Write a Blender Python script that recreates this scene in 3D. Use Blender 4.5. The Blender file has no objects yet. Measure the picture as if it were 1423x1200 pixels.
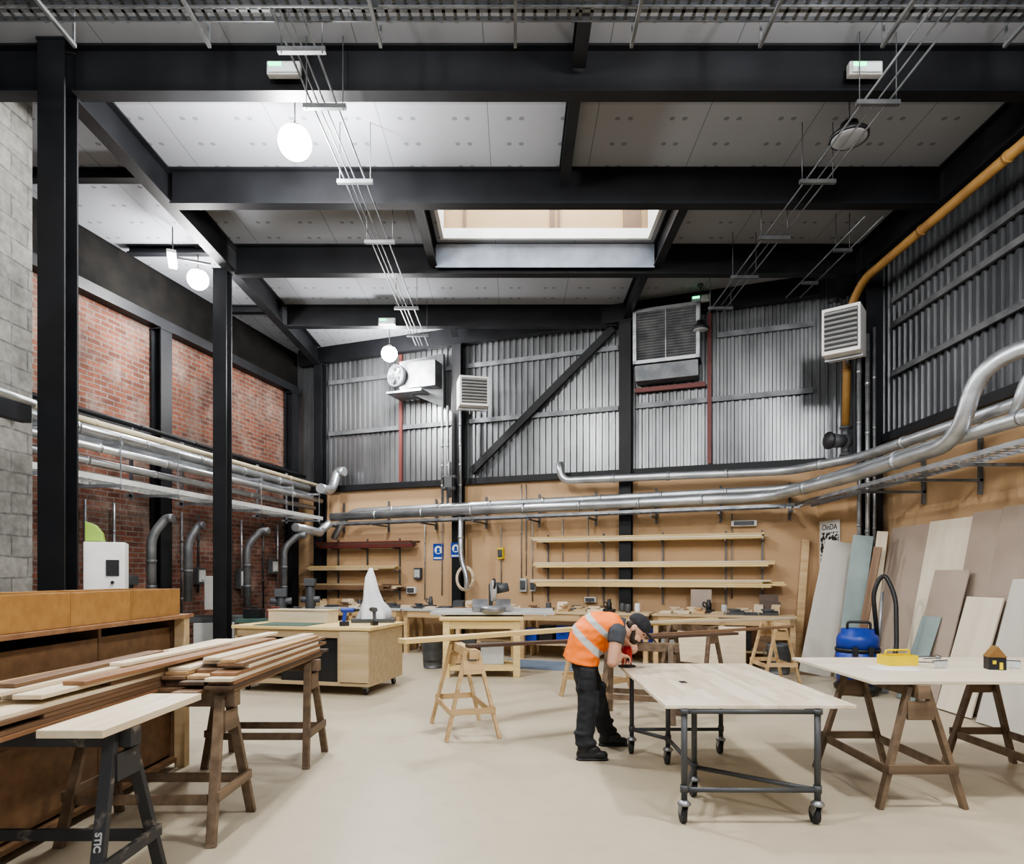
import bpy, bmesh, math, random
from math import radians, sin, cos, pi
from mathutils import Vector, Matrix, Euler, noise
random.seed(7)
scene=bpy.context.scene
COL=scene.collection
V=Vector
try:
    scene.view_settings.view_transform='AgX'; scene.view_settings.look='AgX - Medium High Contrast'
except Exception: pass
# ---------------------------------------------------------------- materials
def nn(nt,t,**k):
    n=nt.nodes.new(t)
    for a,b in k.items(): setattr(n,a,b)
    return n
def base_mat(name):
    m=bpy.data.materials.new(name); m.use_nodes=True
    nt=m.node_tree; b=nt.nodes['Principled BSDF']
    return m,nt,b
def c4(c): return (c[0],c[1],c[2],1)
def mat(name,col,rough=.5,metal=0,col2=None,sc=(3,3,3),bump=0,rnd=0,lo=.35,hi=.65,detail=4,emit=0,spec=None):
    m,nt,b=base_mat(name); L=nt.links
    if col2 is None: col2=tuple(x*.82 for x in col)
    tc=nn(nt,'ShaderNodeTexCoord'); mp=nn(nt,'ShaderNodeMapping'); mp.inputs['Scale'].default_value=sc
    no=nn(nt,'ShaderNodeTexNoise'); no.inputs['Scale'].default_value=1; no.inputs['Detail'].default_value=detail
    L.new(tc.outputs['Object'],mp.inputs['Vector']); L.new(mp.outputs[0],no.inputs['Vector'])
    cr=nn(nt,'ShaderNodeValToRGB'); cr.color_ramp.elements[0].position=lo; cr.color_ramp.elements[1].position=hi
    cr.color_ramp.elements[0].color=c4(col2); cr.color_ramp.elements[1].color=c4(col)
    L.new(no.outputs['Fac'],cr.inputs[0]); out=cr.outputs[0]
    if rnd:
        oi=nn(nt,'ShaderNodeObjectInfo'); mr=nn(nt,'ShaderNodeMapRange')
        mr.inputs['To Min'].default_value=1-rnd; mr.inputs['To Max'].default_value=1+rnd
        hs=nn(nt,'ShaderNodeHueSaturation'); L.new(oi.outputs['Random'],mr.inputs['Value']); L.new(mr.outputs[0],hs.inputs['Value']); L.new(out,hs.inputs['Color']); out=hs.outputs[0]
    L.new(out,b.inputs['Base Color'])
    b.inputs['Roughness'].default_value=rough; b.inputs['Metallic'].default_value=metal
    if spec is not None: b.inputs['Specular IOR Level'].default_value=spec
    if bump:
        bp=nn(nt,'ShaderNodeBump'); bp.inputs['Strength'].default_value=bump; bp.inputs['Distance'].default_value=.01
        L.new(no.outputs['Fac'],bp.inputs['Height']); L.new(bp.outputs[0],b.inputs['Normal'])
    if emit:
        b.inputs['Emission Color'].default_value=c4(col); b.inputs['Emission Strength'].default_value=emit
    return m
def wood(name,col,col2,rough=.55,rnd=.12,g=14): return mat(name,col,rough,0,col2,(1.0,g,g),.15,rnd,.3,.7,6)
STEEL=mat('dark_steel_paint',(.0125,.0135,.016),.5,0,(.007,.0075,.009),(2,2,2),.05,spec=.3)
MATBLK=mat('matte_black_masonry',(.012,.011,.010),.9,0,(.006,.006,.006),(3,3,3),.1,spec=.1)  # matte near-black tone for the band above the brick
GALV=mat('galvanised',(.36,.37,.385),.42,.75,(.21,.22,.235),(5,5,5),.05)
TRAYM=mat('tray_grey',(.20,.21,.22),.5,.5,(.11,.12,.13),(4,4,4))
DULL=mat('dull_galvanised',(.16,.165,.17),.5,.5,(.09,.095,.1),(4,4,4))
ALU=mat('aluminium_duct',(.56,.58,.60),.38,.85,(.38,.40,.42),(3,3,8),.05)
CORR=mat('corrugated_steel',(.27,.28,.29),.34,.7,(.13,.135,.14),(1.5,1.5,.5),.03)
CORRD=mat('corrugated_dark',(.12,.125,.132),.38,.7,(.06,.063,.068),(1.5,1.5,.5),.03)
OCH=mat('ochre_board',(.50,.335,.192),.75,0,(.465,.307,.172),(.5,.5,.5),0)
WHITE=mat('white_paint',(.78,.78,.76),.45,0,(.68,.68,.66))
LGREY=mat('light_grey_paint',(.48,.49,.48),.45,0,(.40,.41,.40))
BLUEGR=mat('blue_grey_lit_beam',(.22,.25,.30),.45,0,(.15,.17,.21))
BLACK=mat('black_plastic',(.016,.016,.018),.45,0,(.01,.01,.012))
RUB=mat('rubber',(.03,.03,.032),.7,0)
DGREY=mat('dark_grey',(.08,.085,.09),.5,.2)
RED=mat('red_plastic',(.55,.02,.02),.4,0)
REDBR=mat('red_oxide_steel',(.14,.035,.03),.5,.1)
BLUE=mat('blue_plastic',(.014,.05,.33),.4,0)
TEAL=mat('grey_teal_board',(.27,.34,.33),.4,0)
GREEN=mat('green_paint',(.30,.46,.08),.45,0)
DGREEN=mat('green_mat',(.05,.11,.09),.6,0)
YEL=mat('yellow_plastic',(.8,.62,.02),.4,0)
OCHP=mat('ochre_gas_pipe',(.27,.15,.042),.55,0,(.19,.10,.028))
CREAM=mat('cream_pipe',(.55,.48,.34),.5)
PINE=wood('pine',(.60,.44,.25),(.43,.28,.13))
YPINE=wood('yellow_pine',(.70,.55,.28),(.56,.41,.17))
PALE=wood('pale_timber',(.72,.63,.48),(.58,.47,.32))
HONEY=wood('honey_timber',(.50,.34,.18),(.37,.23,.11))
BROWN=wood('brown_timber',(.22,.135,.078),(.12,.067,.036))
RBROWN=wood('red_brown_timber',(.28,.155,.082),(.18,.09,.045),.45)
DBROWN=wood('dark_brown_timber',(.11,.068,.044),(.055,.033,.021))
OLDW=wood('aged_timber',(.20,.14,.09),(.10,.068,.044))
VARN=wood('varnished_ply',(.36,.20,.07),(.26,.137,.045),.35)
CABW=wood('cabinet_brown_ply',(.21,.125,.066),(.14,.078,.04),.5)
PLY=wood('plywood',(.54,.42,.26),(.43,.32,.18))
BIRCH=wood('birch_ply',(.66,.60,.49),(.57,.50,.39),g=5)
WHITEB=wood('white_faced_board',(.60,.575,.52),(.53,.50,.445),g=4)
MDF=mat('mdf_panel',(.36,.29,.235),.65,0,(.32,.255,.205),(2,2,2),0,.1)
SKIN=mat('skin',(.56,.33,.23),.5,0,(.48,.26,.17))
CLOTHD=mat('black_cloth',(.022,.023,.027),.85,0,(.012,.013,.016),(20,20,20),.2)
TEE=mat('charcoal_cloth',(.05,.055,.065),.85,0)
HAIR=mat('dark_hair',(.03,.018,.012),.7,0)
CLOTHW=mat('white_cloth',(.75,.76,.78),.8,0,(.6,.62,.65),(4,4,4),.2)
PAPER=mat('paper',(.8,.8,.78),.7,0)
CHALK=mat('worn_white_lettering',(.5,.5,.48),.8,0)
LENS_ON=mat('lamp_glass_on',(1,.98,.96),.3,emit=220)
TUBE_ON=mat('tube_on',(1,.98,.96),.3,emit=20)
LENS_OFF=mat('lamp_glass_off',(.35,.36,.38),.2)
LED=mat('green_led',(.05,.8,.3),.3,emit=5)
CLEAR=mat('clear_plastic',(.6,.65,.67),.15)
SIGNB=mat('sign_blue',(.01,.06,.32),.4)
def boards_mat():
    m,nt,b=base_mat('stave_worktop'); L=nt.links
    tc=nn(nt,'ShaderNodeTexCoord'); br=nn(nt,'ShaderNodeTexBrick')
    br.inputs['Scale'].default_value=1; br.inputs['Brick Width'].default_value=.38; br.inputs['Row Height'].default_value=.05
    br.inputs['Mortar Size'].default_value=.0005; br.offset=.37
    br.inputs['Color1'].default_value=(.75,.68,.56,1); br.inputs['Color2'].default_value=(.58,.49,.36,1); br.inputs['Mortar'].default_value=(.5,.4,.28,1)
    rt=nn(nt,'ShaderNodeMapping'); rt.inputs['Rotation'].default_value=(0,0,radians(90))
    L.new(tc.outputs['Object'],rt.inputs[0]); L.new(rt.outputs[0],br.inputs['Vector']); L.new(br.outputs['Color'],b.inputs['Base Color']); b.inputs['Roughness'].default_value=.35
    return m
STAVE=boards_mat()
def masonry(name,c1,c2,mort,bw,rh,ms,patch,patchsc,lo,hi,dlo=.36,dhi=.62,dirt=.85,rough=.85,pk=1.0,wav=.05):
    m,nt,b=base_mat(name); L=nt.links
    tc=nn(nt,'ShaderNodeTexCoord'); sp=nn(nt,'ShaderNodeSeparateXYZ'); cb=nn(nt,'ShaderNodeCombineXYZ')
    L.new(tc.outputs['Object'],sp.inputs[0]); L.new(sp.outputs['X'],cb.inputs['X']); L.new(sp.outputs['Z'],cb.inputs['Y'])
    nw=nn(nt,'ShaderNodeTexNoise'); nw.inputs['Scale'].default_value=2.5; L.new(tc.outputs['Object'],nw.inputs['Vector'])
    ws=nn(nt,'ShaderNodeVectorMath',operation='SCALE'); ws.inputs['Scale'].default_value=wav; L.new(nw.outputs['Color'],ws.inputs[0])
    wa=nn(nt,'ShaderNodeVectorMath',operation='ADD'); L.new(cb.outputs[0],wa.inputs[0]); L.new(ws.outputs[0],wa.inputs[1])
    br=nn(nt,'ShaderNodeTexBrick'); br.inputs['Scale'].default_value=1; br.inputs['Brick Width'].default_value=bw; br.inputs['Row Height'].default_value=rh
    br.inputs['Mortar Size'].default_value=ms; br.inputs['Color1'].default_value=c4(c1); br.inputs['Color2'].default_value=c4(c2); br.inputs['Mortar'].default_value=c4(mort)
    L.new(wa.outputs[0],br.inputs['Vector'])
    no=nn(nt,'ShaderNodeTexNoise'); no.inputs['Scale'].default_value=patchsc; no.inputs['Detail'].default_value=9; no.inputs['Roughness'].default_value=.65; L.new(tc.outputs['Object'],no.inputs['Vector'])
    cr=nn(nt,'ShaderNodeValToRGB'); cr.color_ramp.elements[0].position=lo; cr.color_ramp.elements[1].position=hi; cr.color_ramp.elements[1].color=(pk,pk,pk,1)
    L.new(no.outputs['Fac'],cr.inputs[0])
    mx=nn(nt,'ShaderNodeMix',data_type='RGBA'); L.new(cr.outputs[0],mx.inputs[0]); L.new(br.outputs['Color'],mx.inputs[6]); mx.inputs[7].default_value=c4(patch)
    n2=nn(nt,'ShaderNodeTexNoise'); n2.inputs['Scale'].default_value=.9; n2.inputs['Detail'].default_value=8; n2.inputs['Roughness'].default_value=.6
    mp=nn(nt,'ShaderNodeMapping'); mp.inputs['Location'].default_value=(5,3,9); L.new(tc.outputs['Object'],mp.inputs[0]); L.new(mp.outputs[0],n2.inputs['Vector'])
    cr2=nn(nt,'ShaderNodeValToRGB'); cr2.color_ramp.elements[0].position=dlo; cr2.color_ramp.elements[1].position=dhi; L.new(n2.outputs['Fac'],cr2.inputs[0])
    m2=nn(nt,'ShaderNodeMix',data_type='RGBA',blend_type='MULTIPLY'); m2.inputs[0].default_value=dirt
    L.new(mx.outputs[2],m2.inputs[6]); L.new(cr2.outputs[0],m2.inputs[7]); out=m2.outputs[2]
    n3=nn(nt,'ShaderNodeTexNoise'); n3.inputs['Scale'].default_value=14; n3.inputs['Detail'].default_value=5; L.new(tc.outputs['Object'],n3.inputs['Vector'])
    cr3=nn(nt,'ShaderNodeValToRGB'); cr3.color_ramp.elements[0].position=.3; cr3.color_ramp.elements[1].position=.7; cr3.color_ramp.elements[0].color=(.55,.55,.55,1); L.new(n3.outputs['Fac'],cr3.inputs[0])
    m3=nn(nt,'ShaderNodeMix',data_type='RGBA',blend_type='MULTIPLY'); m3.inputs[0].default_value=.7; L.new(out,m3.inputs[6]); L.new(cr3.outputs[0],m3.inputs[7]); out=m3.outputs[2]
    L.new(out,b.inputs['Base Color']); b.inputs['Roughness'].default_value=rough; b.inputs['Specular IOR Level'].default_value=.2
    ad=nn(nt,'ShaderNodeMath',operation='ADD'); L.new(br.outputs['Fac'],ad.inputs[0]); L.new(n3.outputs['Fac'],ad.inputs[1])
    bp=nn(nt,'ShaderNodeBump'); bp.inputs['Strength'].default_value=.6; bp.inputs['Distance'].default_value=.012; bp.invert=True
    L.new(ad.outputs[0],bp.inputs['Height']); L.new(bp.outputs[0],b.inputs['Normal'])
    return m
BRICK=masonry('old_red_brick',(.27,.105,.065),(.13,.055,.040),(.21,.185,.165),.235,.082,.010,(.30,.255,.22),1.5,.48,.68,.25,.62,.7,.85,.75,.03)
BLOCK=masonry('grey_blockwork',(.25,.245,.225),(.19,.188,.175),(.12,.118,.11),.44,.215,.010,(.30,.295,.28),5,.45,.8,.25,.6,.6)
def ceil_mat():
    m,nt,b=base_mat('ceiling_boards'); L=nt.links
    tc=nn(nt,'ShaderNodeTexCoord'); sp=nn(nt,'ShaderNodeSeparateXYZ'); L.new(tc.outputs['Object'],sp.inputs[0])
    def ma(op,a,b_=None,c=None):
        n=nn(nt,'ShaderNodeMath',operation=op)
        for i,x in enumerate((a,b_,c)):
            if x is None: continue
            if isinstance(x,(int,float)): n.inputs[i].default_value=x
            else: L.new(x,n.inputs[i])
        return n.outputs[0]
    def cell(o,per,off=0):
        return ma('MULTIPLY',ma('SUBTRACT',ma('FRACT',ma('ADD',ma('DIVIDE',o,per),50.5+off)),.5),per)
    dx=cell(sp.outputs['X'],.6); dx2=ma('SUBTRACT',ma('ABSOLUTE',dx),.07); dy=cell(sp.outputs['Y'],.42)
    d=ma('SQRT',ma('ADD',ma('MULTIPLY',dx2,dx2),ma('MULTIPLY',dy,dy)))
    ring=ma('LESS_THAN',d,.03)
    sx=ma('LESS_THAN',ma('ABSOLUTE',cell(sp.outputs['X'],1.2,.25)),.005); sy=ma('LESS_THAN',ma('ABSOLUTE',cell(sp.outputs['Y'],3.8,.18)),.004)
    s=ma('MAXIMUM',sx,sy)
    f=ma('MINIMUM',ma('ADD',ma('MULTIPLY',ring,.5),ma('MULTIPLY',s,.6)),1)
    no=nn(nt,'ShaderNodeTexNoise'); no.inputs['Scale'].default_value=.8; L.new(tc.outputs['Object'],no.inputs['Vector'])
    cr=nn(nt,'ShaderNodeValToRGB'); cr.color_ramp.elements[0].color=(.235,.245,.27,1); cr.color_ramp.elements[1].color=(.29,.30,.325,1); L.new(no.outputs['Fac'],cr.inputs[0])
    mx=nn(nt,'ShaderNodeMix',data_type='RGBA'); L.new(f,mx.inputs[0]); L.new(cr.outputs[0],mx.inputs[6]); mx.inputs[7].default_value=(.05,.05,.06,1)
    L.new(mx.outputs[2],b.inputs['Base Color']); b.inputs['Roughness'].default_value=.85; b.inputs['Specular IOR Level'].default_value=.15
    return m
CEIL=ceil_mat()
def floor_mat():
    m,nt,b=base_mat('painted_concrete'); L=nt.links
    tc=nn(nt,'ShaderNodeTexCoord')
    no=nn(nt,'ShaderNodeTexNoise'); no.inputs['Scale'].default_value=.6; no.inputs['Detail'].default_value=7; L.new(tc.outputs['Object'],no.inputs['Vector'])
    cr=nn(nt,'ShaderNodeValToRGB'); e=cr.color_ramp.elements; e[0].position=.3; e[1].position=.7; e[0].color=(.425,.37,.275,1); e[1].color=(.50,.443,.335,1); L.new(no.outputs['Fac'],cr.inputs[0])
    n2=nn(nt,'ShaderNodeTexNoise'); n2.inputs['Scale'].default_value=6; n2.inputs['Detail'].default_value=8; L.new(tc.outputs['Object'],n2.inputs['Vector'])
    cr2=nn(nt,'ShaderNodeValToRGB'); e=cr2.color_ramp.elements; e[0].position=.25; e[1].position=.5; e[0].color=(.86,.86,.86,1); e[1].color=(1,1,1,1); L.new(n2.outputs['Fac'],cr2.inputs[0])
    mx=nn(nt,'ShaderNodeMix',data_type='RGBA',blend_type='MULTIPLY'); mx.inputs[0].default_value=.7; L.new(cr.outputs[0],mx.inputs[6]); L.new(cr2.outputs[0],mx.inputs[7])
    L.new(mx.outputs[2],b.inputs['Base Color'])
    mr=nn(nt,'ShaderNodeMapRange'); mr.inputs['To Min'].default_value=.36; mr.inputs['To Max'].default_value=.5; L.new(no.outputs['Fac'],mr.inputs[0]); L.new(mr.outputs[0],b.inputs['Roughness'])
    return m
FLOORM=floor_mat()
# ---------------------------------------------------------------- mesh builder
class M:
    def __init__(s): s.bm=bmesh.new(); s.mi=0
    def add(s,vs,fs,smooth=False):
        bv=[s.bm.verts.new(v) for v in vs]
        for f in fs:
            try:
                q=s.bm.faces.new([bv[i] for i in f]); q.material_index=s.mi
                q.smooth = smooth if isinstance(smooth,bool) else (len(f)<=4)
            except ValueError: pass
        return s
    def box(s,c,d,rot=None):
        x,y,z=d[0]/2,d[1]/2,d[2]/2
        vs=[V((a*x,b*y,e*z)) for e in(-1,1) for b in(-1,1) for a in(-1,1)]
        if rot:
            R=Euler([radians(r) for r in rot]).to_matrix(); vs=[R@v for v in vs]
        c=V(c); return s.add([v+c for v in vs],[(0,2,3,1),(4,5,7,6),(0,1,5,4),(2,6,7,3),(0,4,6,2),(1,3,7,5)])
    def bb(s,a,b):
        return s.box([(a[i]+b[i])/2 for i in range(3)],[abs(b[i]-a[i]) for i in range(3)])
    def bar(s,p0,p1,w,h,up=(0,0,1)):
        p0,p1=V(p0),V(p1); d=(p1-p0); x=d.normalized(); y=V(up).cross(x)
        if y.length<1e-4: y=V((0,1,0)).cross(x) if abs(x.y)<.9 else V((1,0,0)).cross(x)
        y.normalize(); z=x.cross(y)
        vs=[]
        for e in(-1,1):
            for b in(-1,1):
                for p in(p0,p1): vs.append(p+y*b*w/2+z*e*h/2)
        return s.add(vs,[(0,2,3,1),(4,5,7,6),(0,1,5,4),(2,6,7,3),(0,4,6,2),(1,3,7,5)])
    def cyl(s,p0,p1,r,r2=None,n=16,caps=True):
        if r2 is None:r2=r
        p0,p1=V(p0),V(p1); x=(p1-p0).normalized(); a=V((0,0,1)) if abs(x.z)<.9 else V((1,0,0))
        y=a.cross(x).normalized(); z=x.cross(y); vs=[]
        for i in range(n):
            t=2*pi*i/n; d=y*cos(t)+z*sin(t); vs+= [p0+d*r,p1+d*r2]
        fs=[(2*i,2*((i+1)%n),2*((i+1)%n)+1,2*i+1) for i in range(n)]
        if caps: fs+=[tuple(2*i for i in range(n))[::-1],tuple(2*i+1 for i in range(n))]
        return s.add(vs,fs,None) if n>4 else s.add(vs,fs)
    def tube(s,pts,r,n=12,bend=0,bands=0):
        pts=[V(p) for p in pts]
        if bend and len(pts)>2:
            o=[pts[0]]
            for i in range(1,len(pts)-1):
                a,b,c=pts[i-1],pts[i],pts[i+1]; R=min(bend,(a-b).length*.49,(c-b).length*.49)
                p,q=b+(a-b).normalized()*R,b+(c-b).normalized()*R
                for k in range(9):
                    t=k/8; o.append(p*(1-t)**2+b*2*t*(1-t)+q*t*t)
            o.append(pts[-1]); path=o
        else: path=pts
        T=[(path[min(i+1,len(path)-1)]-path[max(i-1,0)]).normalized() for i in range(len(path))]
        a=V((0,0,1)) if abs(T[0].z)<.9 else V((1,0,0)); y=a.cross(T[0]).normalized(); vs=[]
        for i,p in enumerate(path):
            y=(y-T[i]*y.dot(T[i])).normalized(); z=T[i].cross(y)
            for k in range(n):
                t=2*pi*k/n; vs.append(p+(y*cos(t)+z*sin(t))*r)
        fs=[]
        for i in range(len(path)-1):
            for k in range(n): fs.append((i*n+k,i*n+(k+1)%n,(i+1)*n+(k+1)%n,(i+1)*n+k))
        fs+=[tuple(range(n))[::-1],tuple((len(path)-1)*n+k for k in range(n))]
        s.add(vs,fs,None)
        if bands:
            for i in range(len(pts)-1):
                a,b=pts[i],pts[i+1]; L=(b-a).length; d=(b-a).normalized(); k=int(L/bands)
                for j in range(1,k+1):
                    q=a+d*(L*j/(k+1)); s.cyl(q-d*.025,q+d*.025,r*1.13,n=n)
        return s
    def lathe(s,c,prof,n=24,axis=(0,0,1)):
        ax=V(axis).normalized(); a=V((1,0,0)) if abs(ax.x)<.9 else V((0,1,0)); y=a.cross(ax).normalized(); z=ax.cross(y); c=V(c); vs=[]
        for r,h in prof:
            for k in range(n):
                t=2*pi*k/n; vs.append(c+ax*h+(y*cos(t)+z*sin(t))*max(r,.0005))
        fs=[]
        for i in range(len(prof)-1):
            for k in range(n): fs.append((i*n+k,i*n+(k+1)%n,(i+1)*n+(k+1)%n,(i+1)*n+k))
        fs+=[tuple(range(n))[::-1],tuple((len(prof)-1)*n+k for k in range(n))]
        return s.add(vs,fs,None)
    def ell(s,c,r,R=None,n=16):
        c=V(c); vs=[];fs=[]; m=n//2
        for i in range(m+1):
            ph=pi*i/m
            for k in range(n):
                t=2*pi*k/n; v=V((r[0]*sin(ph)*cos(t),r[1]*sin(ph)*sin(t),r[2]*cos(ph)))
                if R is not None: v=R@v
                vs.append(c+v)
        for i in range(m):
            for k in range(n): fs.append((i*n+k,i*n+(k+1)%n,(i+1)*n+(k+1)%n,(i+1)*n+k))
        return s.add(vs,fs,True)
    def cap(s,p0,p1,r0,r1,n=14,e0=True,e1=True):
        s.cyl(p0,p1,r0,r1,n)
        if e0: s.ell(p0,(r0,)*3)
        if e1: s.ell(p1,(r1,)*3)
        return s
    def ext(s,pts,vec):
        n=len(pts); v=V(vec); vs=[V(p) for p in pts]+[V(p)+v for p in pts]
        return s.add(vs,[tuple(range(n))[::-1],tuple(range(n,2*n))]+[(i,(i+1)%n,n+(i+1)%n,n+i) for i in range(n)])
    def ibeam(s,p0,p1,h,w,tf=.022,tw=.016,up=(0,0,1)):
        p0,p1=V(p0),V(p1); x=(p1-p0).normalized(); y=V(up).cross(x).normalized(); z=x.cross(y)
        H,W=h/2,w/2;t=tw/2
        pr=[(-W,-H),(W,-H),(W,-H+tf),(t,-H+tf),(t,H-tf),(W,H-tf),(W,H),(-W,H),(-W,H-tf),(-t,H-tf),(-t,-H+tf),(-W,-H+tf)]
        return s.ext([p0+y*a+z*b for a,b in pr],p1-p0)
def obj(name,m,mats,parent=None,label=None,cat=None,group=None,kind=None,bevel=0,mtx=None,mesh=None):
    if mesh is None:
        bm=m.bm; bmesh.ops.recalc_face_normals(bm,faces=bm.faces)
        if parent is None and mtx is None:
            xs=[v.co for v in bm.verts]
            lo=V([min(v[i] for v in xs) for i in range(3)]); hi=V([max(v[i] for v in xs) for i in range(3)])
            c=V(((lo.x+hi.x)/2,(lo.y+hi.y)/2,lo.z)); mtx=Matrix.Translation(c)
            for v in bm.verts: v.co-=c
        mesh=bpy.data.meshes.new(name); bm.to_mesh(mesh); bm.free()
    o=bpy.data.objects.new(name,mesh); COL.objects.link(o)
    if not isinstance(mats,(list,tuple)): mats=[mats]
    for q in mats: mesh.materials.append(q)
    if mtx is not None: o.matrix_basis=mtx
    if parent: o.parent=parent
    if bevel:
        b=o.modifiers.new('bevel','BEVEL'); b.width=bevel; b.segments=2; b.limit_method='ANGLE'
    for k,v in (('label',label),('category',cat),('group',group),('kind',kind)):
        if v: o[k]=v
    return o
def thing(name,label,cat,mtx,group=None):
    o=bpy.data.objects.new(name,None); COL.objects.link(o); o.empty_display_size=.1
    o.matrix_basis=mtx; o['label']=label; o['category']=cat
    if group:o['group']=group
    return o
def loc(x,y,z=0,rz=0): return Matrix.Translation((x,y,z))@Matrix.Rotation(radians(rz),4,'Z')
def frame(ox,oy,deg): return loc(ox,oy,0,deg)
FB=frame(-4.6,14.6,-20.3); FL=frame(-6.85,6.8,76.56); FR=frame(5.45,10.9,-90)
def at(F,s,t,z,rz=0): return F@loc(s,-t,z,rz)
def P(F,s,t,z): return F@V((s,-t,z))
def board(name,p0,p1,w,t,mt,label,cat,group=None,up=(0,0,1),bevel=.003):
    p0,p1=V(p0),V(p1); x=(p1-p0).normalized(); y=V(up).cross(x).normalized(); z=x.cross(y)
    R=Matrix((x,y,z)).transposed().to_4x4(); L=(p1-p0).length
    return obj(name,M().box((0,0,0),(L,w,t)),mt,label=label,cat=cat,group=group,bevel=bevel,mtx=Matrix.Translation((p0+p1)/2)@R)
def text_part(txt,size,mt,parent,mtx,name='lettering',ext=.001):
    cu=bpy.data.curves.new('t','FONT'); cu.body=txt; cu.size=size; cu.extrude=ext; cu.align_x='CENTER'; cu.offset=.0015
    to=bpy.data.objects.new('t',cu); COL.objects.link(to); dg=bpy.context.evaluated_depsgraph_get()
    me=bpy.data.meshes.new_from_object(to.evaluated_get(dg)); bpy.data.objects.remove(to)
    o=obj(name,None,mt,parent=parent,mesh=me); o.matrix_basis=mtx; return o
# ---------------------------------------------------------------- camera
cam=bpy.data.cameras.new('camera'); co=bpy.data.objects.new('camera',cam); COL.objects.link(co)
co.location=(0,0,1.5); co.rotation_euler=(radians(90),0,0)
cam.sensor_width=36; cam.sensor_fit='HORIZONTAL'; cam.lens=22.77; cam.shift_y=.1405; cam.shift_x=-.0032; cam.clip_start=.05
scene.camera=co
# ---------------------------------------------------------------- room shell
ZC=6.54
obj('floor',M().bb((-7.6,-2,-.12),(6,15.6,0)),FLOORM,kind='structure',mtx=Matrix.Identity(4))
m=M(); hx0,hx1,hy0,hy1=-1.12,2.03,8.22,9.72
m.bb((-7.6,-2,ZC),(6,hy0,ZC+.12)); m.bb((-7.6,hy1,ZC),(6,15.6,ZC+.12)); m.bb((-7.6,hy0,ZC),(hx0,hy1,ZC+.12)); m.bb((hx1,hy0,ZC),(6,hy1,ZC+.12))
obj('ceiling',m,CEIL,kind='structure',mtx=Matrix.Identity(4))
m=M(); z0,z1=ZC+.12,ZC+.95
m.mi=1
m.bb((hx0-.05,hy0-.05,z0),(hx1+.05,hy0,z1)); m.bb((hx0-.05,hy1,z0),(hx1+.05,hy1+.05,z1)); m.bb((hx0-.05,hy0,z0),(hx0,hy1,z1)); m.bb((hx1,hy0,z0),(hx1+.05,hy1,z1))
m.mi=2
for x,w_ in ((-.78,.04),(.52,.07),(.64,.03),(1.62,.26)): m.bb((x,hy1-.03,z0+.02),(x+w_,hy1-.001,z1))
m.mi=0
m.bb((hx0,hy1-.05,ZC+.0),(hx1,hy1-.001,ZC+.15)); m.bb((hx0,hy0+.001,ZC),(hx1,hy0+.05,ZC+.15)); m.bb((hx0+.001,hy0+.05,ZC),(hx0+.05,hy1-.05,ZC+.8)); m.bb((hx1-.05,hy0+.05,ZC),(hx1-.001,hy1-.05,ZC+.8))
obj('window_1',m,[WHITE,mat('skylight_lining',(.36,.24,.12),.6,0,(.29,.185,.085),(1,1,1)),mat('lining_batten',(.14,.08,.04),.6)],kind='structure')
def corr(m,x0,x1,z0,z1,y,p=.15,d=.03):
    n=int((x1-x0)/p); p=(x1-x0)/n; pr=[]
    for i in range(n):
        a=x0+i*p; pr+=[(a,y),(a+.42*p,y),(a+.52*p,y-d),(a+.9*p,y-d)]
    pr.append((x1,y)); vs=[];fs=[]
    for i,(a,b) in enumerate(pr):
        vs+=[(a,b,z0),(a,b,z1)]
        if i: fs.append((2*i-2,2*i,2*i+1,2*i-1))
    m.add(vs,fs)
m=M(); m.bb((-.6,0,0),(10.8,.15,3.4)); m.mi=1; corr(m,-.6,10.8,3.4,ZC,.04,.125,.032); m.mi=2; m.bb((-.6,.06,3.4),(10.8,.15,ZC))
obj('wall_back',m,[OCH,CORR,DGREY],kind='structure',mtx=FB)
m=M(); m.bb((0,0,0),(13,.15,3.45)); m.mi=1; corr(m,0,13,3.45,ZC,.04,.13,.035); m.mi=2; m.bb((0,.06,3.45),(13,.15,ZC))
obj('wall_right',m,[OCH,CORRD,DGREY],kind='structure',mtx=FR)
m=M(); m.bb((-.5,0,0),(8.3,.3,5.6)); m.mi=1; m.bb((-.5,0,5.6),(8.3,.3,ZC))
obj('wall_left',m,[BRICK,MATBLK],kind='structure',mtx=FL)
obj('wall_entrance',M().bb((0,0,0),(8.84,.35,ZC)),BLOCK,kind='structure',mtx=frame(-5.1,-2,90))
m=M(); m.ext([(5.13,10.99,0),(5.30,9.97,0),(5.44,9.97,0),(5.44,10.89,0)],(0,0,3.1))
obj('wall_alcove',m,OCH,kind='structure')
# ---------------------------------------------------------------- steelwork
SB='black painted steel I-beam spanning under the ceiling boards'
def beam(p0,p1,h=.45,w=.15,lab=SB,up=(0,0,1)):
    zc=ZC-h/2-.002
    m=M().ibeam((p0[0],p0[1],zc),(p1[0],p1[1],zc),h,w,up=up)
    obj('steel_beam',m,STEEL,label=lab,cat='beam',group='roof beams')
beam((-4.2,6.2),(5.2,6.2)); beam((-4.26,8.05),(5.2,8.05)); beam((-4.26,9.9),(5.2,9.9)); beam((-4.26,12.1),(1.9,12.1),.4)
beam((-5.0,6.2),(-4.48,6.2))
beam((-4.35,6.32),(-4.35,14.2),.40,.16,'black painted steel beam running the length of the hall over the columns')
beam((5.3,-1),(5.3,10.7),.45,.18,'black painted steel eaves beam above the corrugated side wall')
beam((-4.98,-1),(-4.98,6.05),.5,.16,'black painted steel beam along the top of the blockwork wall')
for a,b in (((-6.3,8.05),(-4.46,8.05)),((-5.9,9.9),(-4.46,9.9)),((-5.4,12.1),(-4.46,12.1))): beam(a,b,.13,.13,'slim black steel tie between column line and brick wall')
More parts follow.
